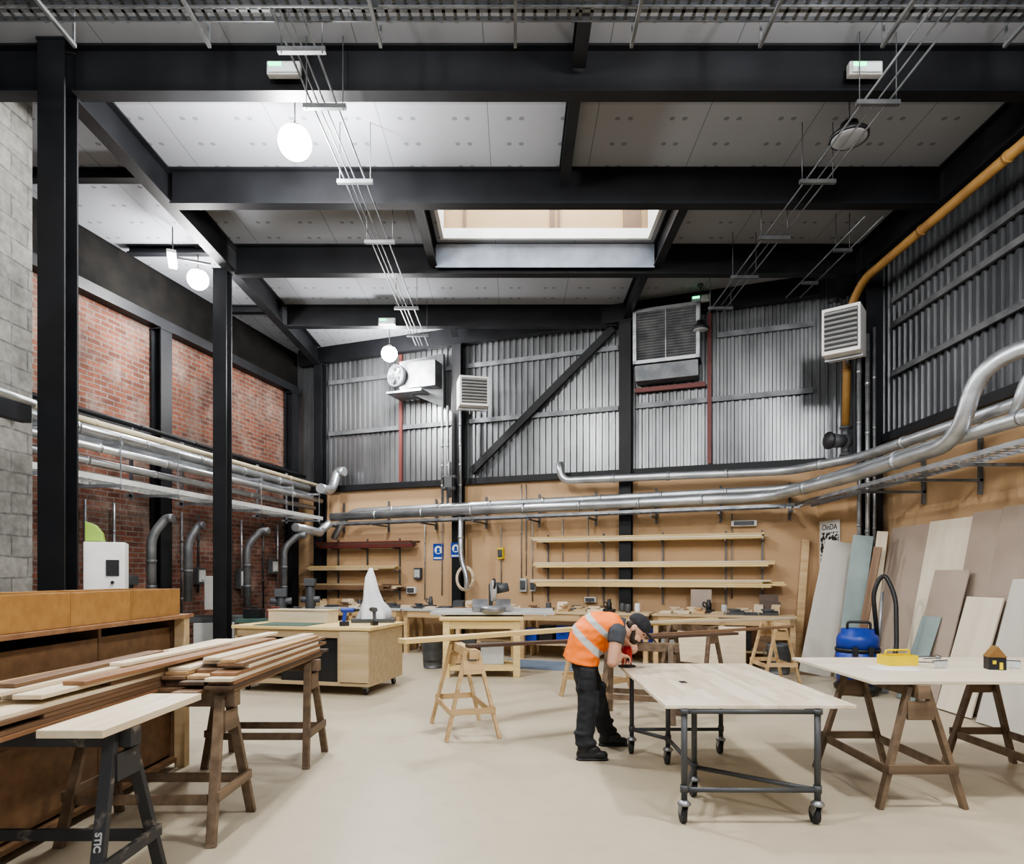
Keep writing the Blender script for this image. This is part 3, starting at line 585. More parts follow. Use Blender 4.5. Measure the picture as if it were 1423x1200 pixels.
# ---------------------------------------------------------------- yellow pine table + mitre saw
r=thing('pine_workbench','sturdy yellow pine workbench with lower shelf','workbench',loc(-.5,9.95))
obj('worktop',M().bb((-.62,-.42,.84),(.62,.42,.88)),YPINE,parent=r,bevel=.004)
for x in(-.52,.52):
    for y in(-.34,.34): obj('leg',M().bb((x-.05,y-.05,0),(x+.05,y+.05,.839)),YPINE,parent=r,bevel=.004)
obj('apron',M().bb((-.47,-.38,.72),(.47,-.35,.838)).bb((-.47,.35,.72),(.47,.38,.838)).bb((-.56,-.28,.72),(-.53,.28,.838)).bb((.53,-.28,.72),(.56,.28,.838)),YPINE,parent=r)
obj('lower_shelf',M().bb((-.468,-.38,.1),(.468,.38,.16)),YPINE,parent=r)
for x,w_,h,mt in ((-.25,.3,.4,DGREY),(.15,.35,.3,LGREY)):
    obj('storage_crate',M().box((0,0,h/2),(w_,.3,h)).box((0,0,h+.01),(w_*1.05,.32,.03)),mt,label='storage crate on the shelf of the pine workbench',cat='crate',mtx=loc(-.5+x,9.95,.162),bevel=.006)
obj('extension_table',M().box((0,0,.02),(1.9,.5,.04)).box((-.8,0,-.01),(.04,.5,.03)).box((.8,0,-.01),(.04,.5,.03)).box((0,.2,.06),(1.9,.03,.04)),LGREY,label='grey metal saw extension table on the pine bench',cat='table',mtx=loc(-.35,10.15,.906))
r=thing('mitre_saw','silver mitre saw standing on the pine workbench','saw',loc(-.35,10.0,.95,10))
obj('base',M().lathe((0,0,0),[(.2,0),(.2,.06),(.17,.08)]).box((0,.05,.05),(.62,.16,.08)),GALV,parent=r,bevel=.004)
obj('fence',M().box((-.18,.12,.14),(.24,.02,.1)).box((.18,.12,.14),(.24,.02,.1)),GALV,parent=r)
obj('blade_guard',M().cyl((-.02,-.02,.32),(.04,-.02,.32),.16,n=28),LGREY,parent=r)
obj('motor',M().cyl((.04,0,.34),(.24,0,.38),.07).box((.1,.05,.42),(.1,.2,.06)).bar((0,.05,.2),(0,.2,.42),.05,.05).bar((0,.2,.08),(0,.2,.42),.06,.06),DGREY,parent=r)
obj('handle',M().tube([(.0,-.16,.36),(0,-.26,.42),(0,-.22,.5),(0,-.1,.5)],.018,10,.06),BLACK,parent=r)
# ---------------------------------------------------------------- rolling plywood workbench
r=thing('rolling_workbench','plywood workbench on castors with open storage bay','workbench',loc(-2.62,8.75,0,-13))
W2,D2=.95,.52
obj('worktop',M().bb((-W2-.03,-D2-.03,.82),(W2+.03,D2+.03,.86)),YPINE,parent=r,bevel=.004)
obj('carcass',M().bb((-W2,-D2,.12),(W2,D2,.16)).bb((.52,-D2,.16),(.55,D2,.818)).bb((W2-.03,-D2,.16),(W2,D2,.818)).bb((-W2,-D2,.16),(-W2+.04,D2,.818)).bb((-W2+.04,D2-.02,.16),(.52,D2,.818)).bb((-W2,-D2,.72),(.519,-D2+.03,.818)),PLY,parent=r)
obj('door',M().bb((.553,-D2-.018,.17),(W2-.003,-D2-.001,.81)),PLY,parent=r,bevel=.003)
obj('storage_insert',M().bb((-.3,-D2+.05,.161),(.515,D2-.03,.7)).bb((-.9,-D2+.1,.4),(-.31,D2-.03,.44)),BLACK,parent=r)
for x in(-W2+.1,W2-.1):
    for y in(-D2+.1,D2-.1):
        c=obj('castor',M().lathe((x,y,.085),[(.04,0),(.04,.034)]).bar((x-.02,y,.09),(x-.02,y+.03,.05),.008,.05).bar((x+.02,y,.09),(x+.02,y+.03,.05),.008,.05),GALV,parent=r)
        obj('wheel',M().cyl((x-.015,y+.03,.045),(x+.015,y+.03,.045),.045,n=20),RUB,parent=c)
obj('cutting_mat',M().box((0,0,.004),(.75,.5,.008)).box((0,0,.0085),(.7,.45,.001)),DGREEN,label='dark green cutting mat on the rolling workbench',cat='mat',mtx=loc(-2.98,8.55,.861,-13))
obj('plywood_box',M().bb((-.45,-.15,0),(.45,.15,.16)).bb((-.46,-.16,.161),(.46,.16,.175)),PALE,label='long pale plywood box on the rolling workbench',cat='box',mtx=loc(-2.95,9.02,.862,-13),bevel=.003)
r=thing('covered_saw','machine draped in a white dust cover with peaked top','machine cover',loc(-1.97,9.0,.862,10))
m=M()
vs=[];n=30;prof=[(.21,.04),(.21,.10),(.20,.18),(.135,.29),(.10,.45),(.07,.62),(.02,.75)]
for i,(rr,h) in enumerate(prof):
    for k_ in range(n):
        a=2*pi*k_/n; q=rr*(1+(.16*sin(a*5+i*.5)+.08*sin(a*11+i))*(1-i/8)); vs.append((q*cos(a)-.03*(i/6)+.02*sin(i),q*.75*sin(a),h))
L_=len(prof)-1
fs=[(i*n+k_,i*n+(k_+1)%n,(i+1)*n+(k_+1)%n,(i+1)*n+k_) for i in range(L_) for k_ in range(n)]+[tuple(L_*n+k_ for k_ in range(n))]
m.add(vs,fs,True); obj('dust_cover',m,CLOTHW,parent=r); obj('machine_foot',M().box((0,0,.025),(.58,.38,.05)),DGREY,parent=r)
def drill(mtx,mt,lab):
    r=thing('cordless_drill',lab,'drill',mtx)
    obj('body',M().cyl((-.08,0,.2),(.08,0,.2),.032).bar((-.03,0,.18),(-.05,0,.05),.035,.045),mt,parent=r,bevel=.004); obj('chuck',M().cyl((.08,0,.2),(.15,0,.2),.024,.014),BLACK,parent=r); obj('battery',M().box((-.04,0,.03),(.12,.07,.06)),BLACK,parent=r,bevel=.006)
drill(loc(-2.15,8.3,.861,20),BLUE,'blue cordless drill standing on the workbench')
drill(loc(-1.85,8.45,.861,120),DGREY,'dark cordless drill standing on the workbench')
# ---------------------------------------------------------------- saw horses
def horse(x,y,rz,L,H,sp,mt,lab,lw=.055,lt=.032,splay=.05,shelf=True):
    r=thing('saw_horse',lab,'saw horse',loc(x,y,0,rz),group='saw horses')
    obj('top_rail',M().bb((-.04,-L/2,H-.09),(.04,L/2,H)),mt,parent=r,bevel=.004)
    for sy in(-1,1):
        for sx in(-1,1):
            t=V((sx*.055,sy*(L/2-.08),H-.02)); b=V((sx*sp/2,sy*(L/2-.08+splay),0.0))
            obj('leg',M().bar(b,t,lt,lw,up=(0,1,0)),mt,parent=r,bevel=.003)
        h=.27*H+.04; f=1-h/H; xx=.055+(sp/2-.055)*f
        obj('end_brace',M().bar((-xx-.02,sy*(L/2-.05+splay*f),h),(xx+.02,sy*(L/2-.05+splay*f),h),.02,.055),mt,parent=r)
        obj('gusset',M().box((0,sy*(L/2-.045),H-.17),(.17,.02,.12)),mt,parent=r)
    if shelf:
        for sx in(-1,1): obj('stretcher',M().bar((sx*xx,-(L/2-.08),.24),(sx*xx,L/2-.08,.24),.02,.055),mt,parent=r)
    return r
horse(-.5,6.3,17,.85,.83,.5,PINE,'light pine saw horse carrying the ends of long timbers')
horse(1.32,6.85,70,.8,.80,.5,OLDW,'weathered brown saw horse behind the worker')
horse(1.0,7.95,40,.8,.82,.5,PINE,'pine saw horse carrying a long plank')
horse(2.45,9.0,40,.8,.82,.5,OLDW,'brown saw horse carrying the end of a long plank')
horse(3.7,9.3,0,.7,.84,.5,PINE,'pine saw horse near the wall benches')
horse(-2.02,5.28,90,.85,.82,.5,OLDW,'aged timber saw horse under stacked boards')
horse(-2.1,3.85,90,.9,.82,.55,OLDW,'brown timber saw horse under stacked boards')
BW=mat('black_worn_paint',(.03,.03,.032),.6,0,(.15,.13,.11),(9,9,9),0,0,.32,.4)
bL,bH,bS=.95,.82,.55
bh=horse(-2.2,2.95,90,bL,bH,bS,BW,'black painted worn saw horse under stacked boards')
t_=V((-.055,-(bL/2-.08),bH-.02)); b_=V((-bS/2,-(bL/2-.03),0)); dx_=(b_-t_).normalized(); yy=V((0,1,0)).cross(-dx_).normalized(); nz=-yy
if nz.x>0: nz=-nz
ty=nz.cross(dx_); pos=t_.lerp(b_,.55)+nz*.017-ty*.014
text_part('STIC',.04,CHALK,bh,Matrix.Translation(pos)@Matrix((dx_,ty,nz)).transposed().to_4x4())
horse(2.62,4.62,0,.95,.80,.55,OLDW,'aged timber saw horse under the pale board table')
horse(3.72,4.75,0,.95,.80,.55,OLDW,'aged timber saw horse under the far end of the board table')
board('long_plank',(-1.1,6.25,.87),(2.9,9.45,.87),.15,.045,YPINE,'very long yellow pine plank resting on saw horses','plank')
board('long_plank',(-.45,6.02,.85),(2.5,7.35,.85),.1,.03,DBROWN,'long dark brown timber resting on saw horses','plank')
board('long_plank',(.9,7.9,.915),(4.1,9.6,.87),.12,.03,PALE,'long pale plank resting across saw horses','plank')
board('long_plank',(1.0,7.0,.835),(3.5,8.2,.86),.08,.03,BROWN,'long brown timber resting on saw horses','plank')
# ---------------------------------------------------------------- plank stack on horses
grp='planks stacked on saw horses'
NM={PALE:'pale cream',HONEY:'honey coloured',BROWN:'brown',RBROWN:'reddish brown',DBROWN:'dark brown'}
def pl(x0,x1,y0,y1,z,t,mt,lab,dx=0):
    board('timber_plank',((x0+x1)/2-dx,y0,z+t/2),((x0+x1)/2+dx,y1,z+t/2),x1-x0,t,mt,lab,'plank',grp)
z=.822; T_=.021
cols=[(-2.50,-2.37),(-2.365,-2.23),(-2.225,-2.09),(-2.085,-1.95),(-1.945,-1.80),(-1.795,-1.64)]
for l in range(7):
    for i,(a,b) in enumerate(cols):
        near=i<3
        if near: y0=random.uniform(1.9,2.6)+.16*l*(.5 if i<2 else 1)
        else: y0=random.uniform(3.62,3.85)+.03*l
        y1=min(5.75,5.5+random.uniform(-.15,.2)) if i>=2 else (4.6 if l<2 else 5.2)+random.uniform(-.2,.3)
        if l<3: mt=random.choice([BROWN,DBROWN,RBROWN,BROWN])
        elif l<5: mt=random.choice([RBROWN,HONEY,PALE,BROWN])
        else: mt=[PALE,BROWN,PALE,HONEY,PALE,BROWN][(i+l)%6]
        if (l==6 and i in(1,3)) or (l==5 and i==4): continue
        o=random.uniform(-.004,.004)
        pl(a+o,b+o,y0,y1,z+l*(T_+.001),T_,mt,NM[mt]+' board in the stack of timber')
zt=z+7*(T_+.001)
pl(-2.00,-1.72,2.70,3.55,z,.035,PALE,'wide pale board end overhanging the black saw horse')
pl(-2.30,-2.19,2.6,4.9,zt,.02,PALE,'long pale board across the top of the stack',.05)
pl(-2.12,-2.01,3.1,5.3,zt,.02,RBROWN,'reddish brown board across the top of the stack',.05)
pl(-2.47,-2.37,2.5,4.4,zt,.02,HONEY,'honey coloured board across the top of the stack',.02)
pl(-1.90,-1.80,4.0,5.7,zt,.02,PALE,'long pale board across the top of the stack',.03)
pl(-1.77,-1.68,3.9,5.5,zt,.02,HONEY,'honey coloured board across the top of the stack',.01)
pl(-2.2,-2.11,3.6,5.6,zt+.021,.02,PALE,'narrow pale board at the top of the stack',.06)
pl(-2.36,-2.26,2.9,4.2,zt+.021,.02,BROWN,'brown board at the top of the stack',-.02)
# ---------------------------------------------------------------- cabinet
r=thing('plywood_cabinet','large brown plywood cabinet with pine framing and open front','cabinet',loc(-3.07,4.2,0))
obj('carcass',M().bb((-.5,-1.0,.05),(.42,.92,.08)).bb((-.5,-1.0,.08),(-.47,.92,1.17)).bb((-.47,.89,.08),(.42,.92,1.17)).bb((-.47,-1.0,.08),(.42,-.97,1.17)).bb((-.47,-.02,.08),(.38,.01,1.17)),CABW,parent=r)
obj('side_panel',M().bb((.36,-.93,.1),(.38,-.03,1.1)).bb((.34,.02,.1),(.36,.88,1.1)).bb((.381,-.9,.55),(.387,-.05,.58)),CABW,parent=r)
for y in (-1.03,.9): obj('post',M().bb((.4,y-.03,0),(.48,y+.05,1.17)),PLY,parent=r,bevel=.003)
obj('top_board',M().bb((-.55,-1.08,1.172),(.5,.98,1.2)),RBROWN,parent=r,bevel=.003)
for y0,y1 in ((-1.0,-.415),(-.41,.175),(.18,.82)):
    rr=thing('wooden_tray','varnished orange-brown timber drawer box on the cabinet','drawer box',loc(-2.85,4.2+(y0+y1)/2,1.202),group='drawer boxes on cabinet'); h=(y1-y0)/2
    obj('side_boards',M().bb((-.25,-h,0),(.25,-h+.02,.2)).bb((-.25,h-.02,0),(.25,h,.2)).bb((-.25,-h+.02,0),(-.23,h-.02,.2)).bb((.23,-h+.02,0),(.25,h-.02,.2)),VARN,parent=rr,bevel=.002)
    obj('bottom_board',M().bb((-.23,-h+.02,.01),(.23,h-.02,.02)),PLY,parent=rr)
# ---------------------------------------------------------------- worktop trolley table
r=thing('trolley_table','solid wood worktop on grey tube frame with castors','table',loc(1.48,4.83,0))
obj('worktop',M().bb((-.575,-.93,.70),(.575,.93,.722)),STAVE,parent=r,bevel=.003)
obj('slot_cutout',M().box((-.25,-.08,.7225),(.05,.09,.002)),BLACK,parent=r)
legs=[(-.46,-.92),(.34,-.93),(-.27,-.45),(-.5,.62),(-.27,.3),(.25,.62)]
for x,y in legs:
    obj('leg',M().cyl((x,y,.15),(x,y,.699),.019).cyl((x,y,.67),(x,y,.699),.03).cyl((x,y,.195),(x,y,.24),.025),DGREY,parent=r)
    c=obj('castor',M().lathe((x,y,.12),[(.04,0),(.04,.012),(.02,.03)]).bar((x-.02,y,.125),(x-.02,y+.035,.06),.006,.05).bar((x+.02,y,.125),(x+.02,y+.035,.06),.006,.05),GALV,parent=r)
    obj('wheel',M().cyl((x-.015,y+.035,.053),(x+.015,y+.035,.053),.053,n=24),RUB,parent=c)
m=M()
def rail(m,a,b,z): m.cyl((a[0],a[1],z),(b[0],b[1],z),.015)
rail(m,legs[0],legs[1],.21); rail(m,legs[0],legs[2],.21); rail(m,legs[1],legs[2],.21); rail(m,legs[3],legs[5],.21); rail(m,legs[3],legs[4],.21); rail(m,legs[2],legs[4],.21)
rail(m,legs[0],legs[1],.682); rail(m,legs[0],legs[3],.682); rail(m,legs[3],legs[5],.682); rail(m,legs[1],legs[5],.682)
obj('frame_tubes',m,DGREY,parent=r)
# ---------------------------------------------------------------- board table right with items
board('board_table_top',(2.3,4.78,.812),(4.55,4.78,.812),1.22,.022,BIRCH,'pale plywood sheet laid on saw horses as a table','table top')
zt=.8235
r=thing('tool_caddy','yellow plastic tool caddy on the board table','caddy',loc(2.92,4.95,zt,8))
obj('tray',M().bb((-.12,-.07,0),(.12,.07,.015)).bb((-.12,-.07,.015),(.12,-.062,.075)).bb((-.12,.062,.015),(.12,.07,.075)).bb((-.12,-.062,.015),(-.112,.062,.075)).bb((.112,-.062,.015),(.12,.062,.075)),YEL,parent=r); obj('handle',M().tube([(-.1,0,.03),(-.1,0,.11),(.1,0,.11),(.1,0,.03)],.008,8,.02),YEL,parent=r)
def glasses(mtx):
    r=thing('safety_glasses','clear safety glasses resting on the board table','glasses',mtx,group='safety glasses')
    for x in(-.035,.035): obj('lens',M().box((x,0,.03),(.062,.006,.05)),CLEAR,parent=r,bevel=.003)
    obj('frame',M().tube([(-.068,.0,.045),(-.07,.12,.035)],.004,6).tube([(.068,.0,.045),(.07,.12,.035)],.004,6).box((0,0,.057),(.14,.008,.006)),DGREY,parent=r)
glasses(loc(3.12,4.75,zt,20)); glasses(loc(3.62,4.75,zt,-30)); glasses(loc(3.3,5.05,zt,70))
obj('paper_sheet',M().box((0,0,.001),(.3,.21,.001)).box((.03,.02,.002),(.28,.2,.001),(0,0,5)),PAPER,label='loose white paper sheets on the board table',cat='paper',mtx=loc(2.75,4.72,zt,-10))
r=thing('model_house','small toy house with yellow gable and dark walls','model house',loc(3.48,4.7,zt,-15))
obj('walls',M().bb((-.055,-.045,0),(.055,.045,.09)),BLACK,parent=r); obj('roof',M().ext([(-.06,-.05,.091),(.06,-.05,.091),(0,-.05,.17)],(0,.1,0)),OCHP,parent=r)
obj('window',M().box((-.02,-.047,.055),(.022,.003,.025)).box((.022,-.047,.03),(.022,.003,.05)),YEL,parent=r)
# ---------------------------------------------------------------- leaning boards on right wall
def lean(y0,y1,h,xb,xt,t,mt,lab,mid=None):
    L=h; dz=math.sqrt(max(h*h-(xt-xb)**2,.01))
    p0=V((xb,(y0+y1)/2,0.015)); p1=V((xt,(y0+y1)/2,dz+.015))
    x=(p1-p0).normalized(); y=V((0,1,0)); z=x.cross(y); R=Matrix((x,y,z)).transposed().to_4x4()
    obj('leaning_sheet',M().box((0,0,0),(L,y1-y0,t)),mt,label=lab,cat='board',group='sheets leaning on the side wall',mtx=Matrix.Translation((p0+p1)/2)@R,bevel=.002)
lean(8.4,9.25,2.2,5.0,5.39,.018,MDF,'tall brown fibreboard sheet leaning on ochre wall')
lean(7.6,8.38,2.22,4.98,5.38,.02,BIRCH,'tall pale plywood sheet leaning on ochre wall')
lean(7.12,7.58,2.26,4.96,5.37,.018,MDF,'tall narrow fibreboard sheet leaning on ochre wall')
lean(5.7,7.1,2.28,4.92,5.36,.018,MDF,'wide brown fibreboard sheet leaning on ochre wall')
lean(7.35,7.95,1.6,4.78,5.16,.018,MDF,'medium brown sheet leaning in front of larger sheets')
lean(7.6,7.95,1.05,4.68,5.0,.01,TEAL,'small teal glass sheet leaning at the front')
lean(6.75,7.3,1.3,4.75,5.1,.02,BIRCH,'short pale offcut leaning at the front')
lean(5.8,6.6,1.5,4.7,5.08,.02,WHITEB,'short whitish sheet leaning at the front')
def leanb(p0,p1,w,t,mt,lab,up):
    board('leaning_board',p0,p1,w,t,mt,lab,'board','boards leaning in the corner',up=up)
leanb((4.50,9.75,.02),(4.98,9.9,2.02),.44,.02,WHITEB,'white-faced narrow sheet leaning in the corner',(-.3,-1,0))
leanb((4.72,9.3,.03),(5.0,9.3,2.08),.26,.02,TEAL,'grey-teal narrow board leaning in the corner',(-.5,-1,0))
leanb((4.9,9.1,.03),(5.12,9.02,2.12),.14,.02,PALE,'pale board leaning in the corner',(-1,-1,0))
leanb((4.7,9.0,.03),(5.02,8.96,1.9),.10,.03,BROWN,'brown board leaning in the corner',(-1,-1,0))
# ---------------------------------------------------------------- vacuum & bins
r=thing('vacuum_cleaner','blue workshop vacuum on wheels with long black hose','vacuum',loc(4.36,8.25,0,-20))
obj('trolley_base',M().lathe((0,0,.06),[(.27,0),(.28,.05),(.25,.08)]),BLACK,parent=r)
obj('drum',M().lathe((0,0,.141),[(.24,0),(.25,.2),(.255,.39),(.24,.40)]),BLUE,parent=r)
obj('motor_head',M().lathe((0,0,.57),[(.25,0),(.245,.14),(.22,.19),(.2,.2),(.19,.26),(.05,.27)]),BLUE,parent=r)
obj('band',M().lathe((0,0,.545),[(.264,0),(.264,.04)]),BLACK,parent=r)
obj('latch',M().box((-.06,-.262,.56),(.06,.03,.12)).box((.12,-.24,.56),(.06,.03,.12)).box((0,-.25,.4),(.16,.02,.1)),BLACK,parent=r)
obj('carry_handle',M().tube([(-.13,-.1,.78),(-.13,-.1,.92),(.13,-.1,.92),(.13,-.1,.78)],.016,8,.04),BLACK,parent=r)
obj('hose',M().tube([(.0,-.24,.4),(.15,-.38,.25),(.4,-.2,.5),(.42,-.05,1.25),(.3,.05,1.56),(.18,.05,1.3),(.22,.0,.75)],.027,10,.25),BLACK,parent=r)
obj('wand',M().cyl((.24,.22,.05),(.3,.12,1.3),.018).box((.24,.2,.03),(.28,.08,.04)),GALV,parent=r)
for a in range(4):
    x,y=.23*cos(a*pi/2+.6),.23*sin(a*pi/2+.6); obj('wheel',M().cyl((x-.012,y,.035),(x+.012,y,.035),.035),RUB,parent=r)
def bin_(x,y):
    r=thing('metal_bin','grey ribbed metal bin on the floor','bin',loc(x,y),group='metal bins')
    pr=[(.14,0),(.15,.02)]+[(.15+.03*i/9+(.004 if i%2 else 0),.02+.045*i) for i in range(10)]+[(.19,.46),(.17,.46),(.16,.1),(.01,.09)]
    obj('body',M().lathe((0,0,0),pr,28),DULL,parent=r); obj('handle',M().tube([(-.19,0,.38),(-.23,0,.36),(-.23,0,.3),(-.19,0,.29)],.008,6).tube([(.19,0,.38),(.23,0,.36),(.23,0,.3),(.19,0,.29)],.008,6),GALV,parent=r)
bin_(4.05,9.95); bin_(-1.35,10.6)
obj('white_panel',M().box((0,0,.35),(1.1,.02,.7),(-6,0,0)).box((0,-.05,.04),(1.1,.06,.03)),PALE,label='pale panel propped beneath the wall bench',cat='board',mtx=loc(3.1,10.35,0,-20))
# ---------------------------------------------------------------- machines by the brick wall
r=thing('band_saw','white cabinet machine with a bright green hood by the brick wall','machine',loc(-5.15,8.2,0,25))
obj('base_cabinet',M().bb((-.25,-.25,0),(.25,.25,.85)),LGREY,parent=r,bevel=.01)
obj('upper_cabinet',M().bb((-.24,-.2,1.3),(.2,.2,1.92)).bb((-.24,.0,.9),(-.1,.2,1.3)),WHITE,parent=r,bevel=.01)
obj('table',M().bb((-.3,-.32,.86),(.35,.3,.9)),DGREY,parent=r)
m=M(); m.ext([(-.24,-.1,1.93),(-.04,-.1,1.93),(-.06,-.1,2.04),(-.13,-.1,2.14),(-.24,-.1,2.18)],(0,.2,0)); obj('hood',m,GREEN,parent=r,bevel=.01)
obj('control_panel',M().bb((.0,-.215,1.5),(.14,-.202,1.7)).cyl((.07,-.216,1.42),(.07,-.24,1.42),.02),BLACK,parent=r)
r=thing('planer_machine','white planer machine with dark bed by the brick wall','machine',loc(-4.95,10.7,0,20))
obj('body',M().bb((-.3,-.3,0),(.3,.3,.75)),LGREY,parent=r,bevel=.01); obj('bed',M().bb((-.5,-.28,.76),(.6,.28,.84)),DGREY,parent=r); obj('control_box',M().bb((-.15,-.2,.95),(.2,.05,1.5)).bb((.0,-.05,.84),(.07,.02,.95)),WHITE,parent=r,bevel=.01); obj('push_button',M().cyl((.1,-.2,1.35),(.1,-.23,1.35),.03),RED,parent=r)
def mach(x,y,rz,s=1):
    r=thing('bench_machine','dark cast-iron woodworking machine by the brick wall','machine',loc(x,y,0,rz),group='dark machines')
    obj('pedestal',M().lathe((0,0,0),[(.25,0),(.22,.05),(.14,.2),(.13,.6),(.2,.78)]),DGREY,parent=r)
    obj('bed',M().bb((-.4,-.25,.78),(.4,.25,.84)),GALV,parent=r); obj('spindle_head',M().cyl((0,.05,.84),(0,.05,1.15*s),.09).cyl((-.18,.05,1.05),(.18,.05,1.05),.06).box((0,.05,1.2*s),(.2,.26,.14)),DGREY,parent=r,bevel=.005)
    obj('hand_wheel',M().lathe((.2,-.28,.6),[(.1,0),(.1,.015),(.02,.03)],axis=(0,-1,0)),DGREY,parent=r)
mach(-4.2,11.6,15); mach(-5.55,9.3,60,1.2); mach(-3.95,12.45,10,1.15)
r=thing('side_bench','low timber bench crowded with tools near the column','workbench',loc(-3.72,10.2,0,5))
obj('worktop',M().bb((-.5,-.5,.80),(.5,.5,.85)),DGREEN,parent=r)
for x in(-.42,.42):
    for y in(-.42,.42): obj('leg',M().bb((x-.04,y-.04,0),(x+.04,y+.04,.799)),PINE,parent=r)
for i in range(3):
    mt=[BLACK,REDBR,DGREY][i]; obj('tool_case',M().box((0,0,.07),(.26,.2,.14)).box((0,0,.16),(.12,.03,.03)).box((0,-.105,.08),(.06,.01,.03)),mt,label=['black','dark red','dark grey'][i]+' tool case on the side bench',cat='tool case',mtx=loc(-4.03+.33*i,10.0,.852,random.uniform(-15,15)),bevel=.008)
for i in range(5):
    m=M()
    pts=[(.0,0,0),(.02,0,-.5-.1*i),(.06+.02*i,0,-.9-.05*i),(.12+.02*i,0,-.45),(.13+.02*i,0,0)]
    m.tube(pts,.012,8,.2); obj('hanging_cable',m,BLACK,label='black cable looped on the blockwork wall',cat='cable',mtx=loc(-5.06,5.5+i*.05,2.3,90),group='hanging cables')
obj('valve_pipe',M().tube([(-5.03,4.2,3.28),(-5.03,6.2,3.3),(-4.9,6.6,3.25)],.04,12,.1,.6),ALU,label='aluminium pipe along the blockwork wall',cat='pipe')
# ---------------------------------------------------------------- worker
def fuse(m,voxel,it=4,fac=.5):
    bmesh.ops.recalc_face_normals(m.bm,faces=m.bm.faces)
    me=bpy.data.meshes.new('tmp'); m.bm.to_mesh(me); m.bm.free()
    o=bpy.data.objects.new('tmp',me); COL.objects.link(o)
    a=o.modifiers.new('r','REMESH'); a.mode='VOXEL'; a.voxel_size=voxel; a.use_smooth_shade=True
    b=o.modifiers.new('s','SMOOTH'); b.factor=fac; b.iterations=it
    dg=bpy.context.evaluated_depsgraph_get(); dg.update()
    out=bpy.data.meshes.new_from_object(o.evaluated_get(dg)); bpy.data.objects.remove(o)
    for p in out.polygons: p.use_smooth=True
    return out
def wrinkle(me,amp,sc):
    ns=[v.normal.copy() for v in me.vertices]
    for v,n_ in zip(me.vertices,ns): v.co+=n_*amp*noise.noise(V((v.co.x*sc,v.co.y*sc,v.co.z*sc*1.8)))
    return me
Wm=thing('person','worker in orange vest, black trousers and cap bending over a tool','person',loc(.7,5.5,0))
inv=Wm.matrix_basis.inverted()
def wp(me,name,mt,parent=Wm,**k):
    me.transform(inv); return obj(name,None,mt,parent=parent,mesh=me,**k)
hipN,hipF=V((.56,5.41,.87)),V((.56,5.59,.87)); kneeN,kneeF=V((.60,5.33,.48)),V((.70,5.67,.49)); ankN,ankF=V((.56,5.29,.09)),V((.80,5.74,.09))
spine=[V((.565,5.5,.89)),V((.60,5.48,1.00)),V((.685,5.46,1.075)),V((.80,5.45,1.095)),V((.90,5.44,1.075))]
shN,shF=V((.83,5.265,1.04)),V((.86,5.64,1.05)); elN,elF=V((.775,5.19,.805)),V((1.05,5.76,.86)); wrN,wrF=V((.875,5.385,.84)),V((1.015,5.665,.84))
hc=V((1.015,5.43,1.05)); f=V((.66,-.34,-.67)).normalized(); u=V((.66,0,.75)); u=(u-f*u.dot(f)).normalized()
sd=f.cross(u); RH=Matrix((f,-sd,u)).transposed()
if RH.determinant()<0: RH=Matrix((f,sd,u)).transposed()
lat=RH.col[1].copy()
body=M()
for a,b,c in ((hipN,kneeN,ankN),(hipF,kneeF,ankF)):
    body.cap(a,b,.08,.055); body.cap(b,c,.05,.035); body.cap(c,c+V((.13,0,-.045)),.03,.025)
for y in(-.07,.07):
    o_=V((0,y,0)); body.cap(spine[0]+o_,spine[1]+o_,.09,.09); body.cap(spine[1]+o_,spine[2]+o_,.09,.1); body.cap(spine[2]+o_,spine[3]+o_*1.2,.1,.08)
body.cap(shN,shF,.055,.055); body.cap(spine[3],hc-u*.05-f*.02,.06,.056)
def hand(m,w,d,n,side):
    d=d.normalized(); n=(n-d*n.dot(d)).normalized(); s=d.cross(n)
    for k_ in(-1,0,1): m.cap(w,w+d*.075+s*k_*.026,.02,.0135,10)
    for i,l in enumerate((.88,1.0,.95,.75)):
        b=w+d*.074+s*(i-1.5)*.0225; p1=b+d*.036*l+n*.012+s*(i-1.5)*.002; p2=p1+(d*.3+n).normalized()*.030*l; p3=p2+(n-d*.6).normalized()*.022*l
        m.cap(b,p1,.0092,.0088,8); m.cap(p1,p2,.0088,.008,8); m.cap(p2,p3,.008,.007,8)
    b=w+d*.02+s*side*.026; p1=b+s*side*.026+d*.03+n*.018; p2=p1+d*.02+n*.028-s*side*.01
    m.cap(b,p1,.0125,.0105,8); m.cap(p1,p2,.0105,.009,8)
for sh,el,wr,tgt,side in ((shN,elN,wrN,V((.93,5.465,.818)),1),(shF,elF,wrF,V((.975,5.61,.818)),-1)):
    mid=sh.lerp(el,.45); body.cap(sh,mid,.056,.052); body.cap(mid,el,.052,.040); m2=el.lerp(wr,.3); body.cap(el,m2,.041,.045); body.cap(m2,wr,.045,.027); hand(body,wr,tgt-wr,V((.1,0,-1)),side)
body.ell(hc+u*.02-f*.012,(.095,.076,.098),RH,24); body.ell(hc-u*.05+f*.028,(.060,.056,.062),RH); body.ell(hc-f*.02-u*.03,(.07,.064,.06),RH)
body.cap(hc+f*.078+u*.012,hc+f*.094-u*.014,.009,.0125,8); body.ell(hc+f*.078+u*.026,(.012,.044,.010),RH); body.ell(hc+f*.082-u*.045,(.010,.024,.007),RH); body.ell(hc+f*.07-u*.08,(.02,.025,.018),RH)
for q in(-1,1): body.ell(hc+lat*q*.078-f*.012-u*.008,(.019,.009,.031),RH)
wp(fuse(body,.0045,3),'body',SKIN,label='bare arms, hands and bearded face looking down')
for q in(-1,1):
    eye=M(); eye.ell(hc+lat*q*.028+f*.079+u*.008,(.006,.010,.006),RH); eye.bm.transform(inv); obj('eye',eye,BLACK,parent=Wm)
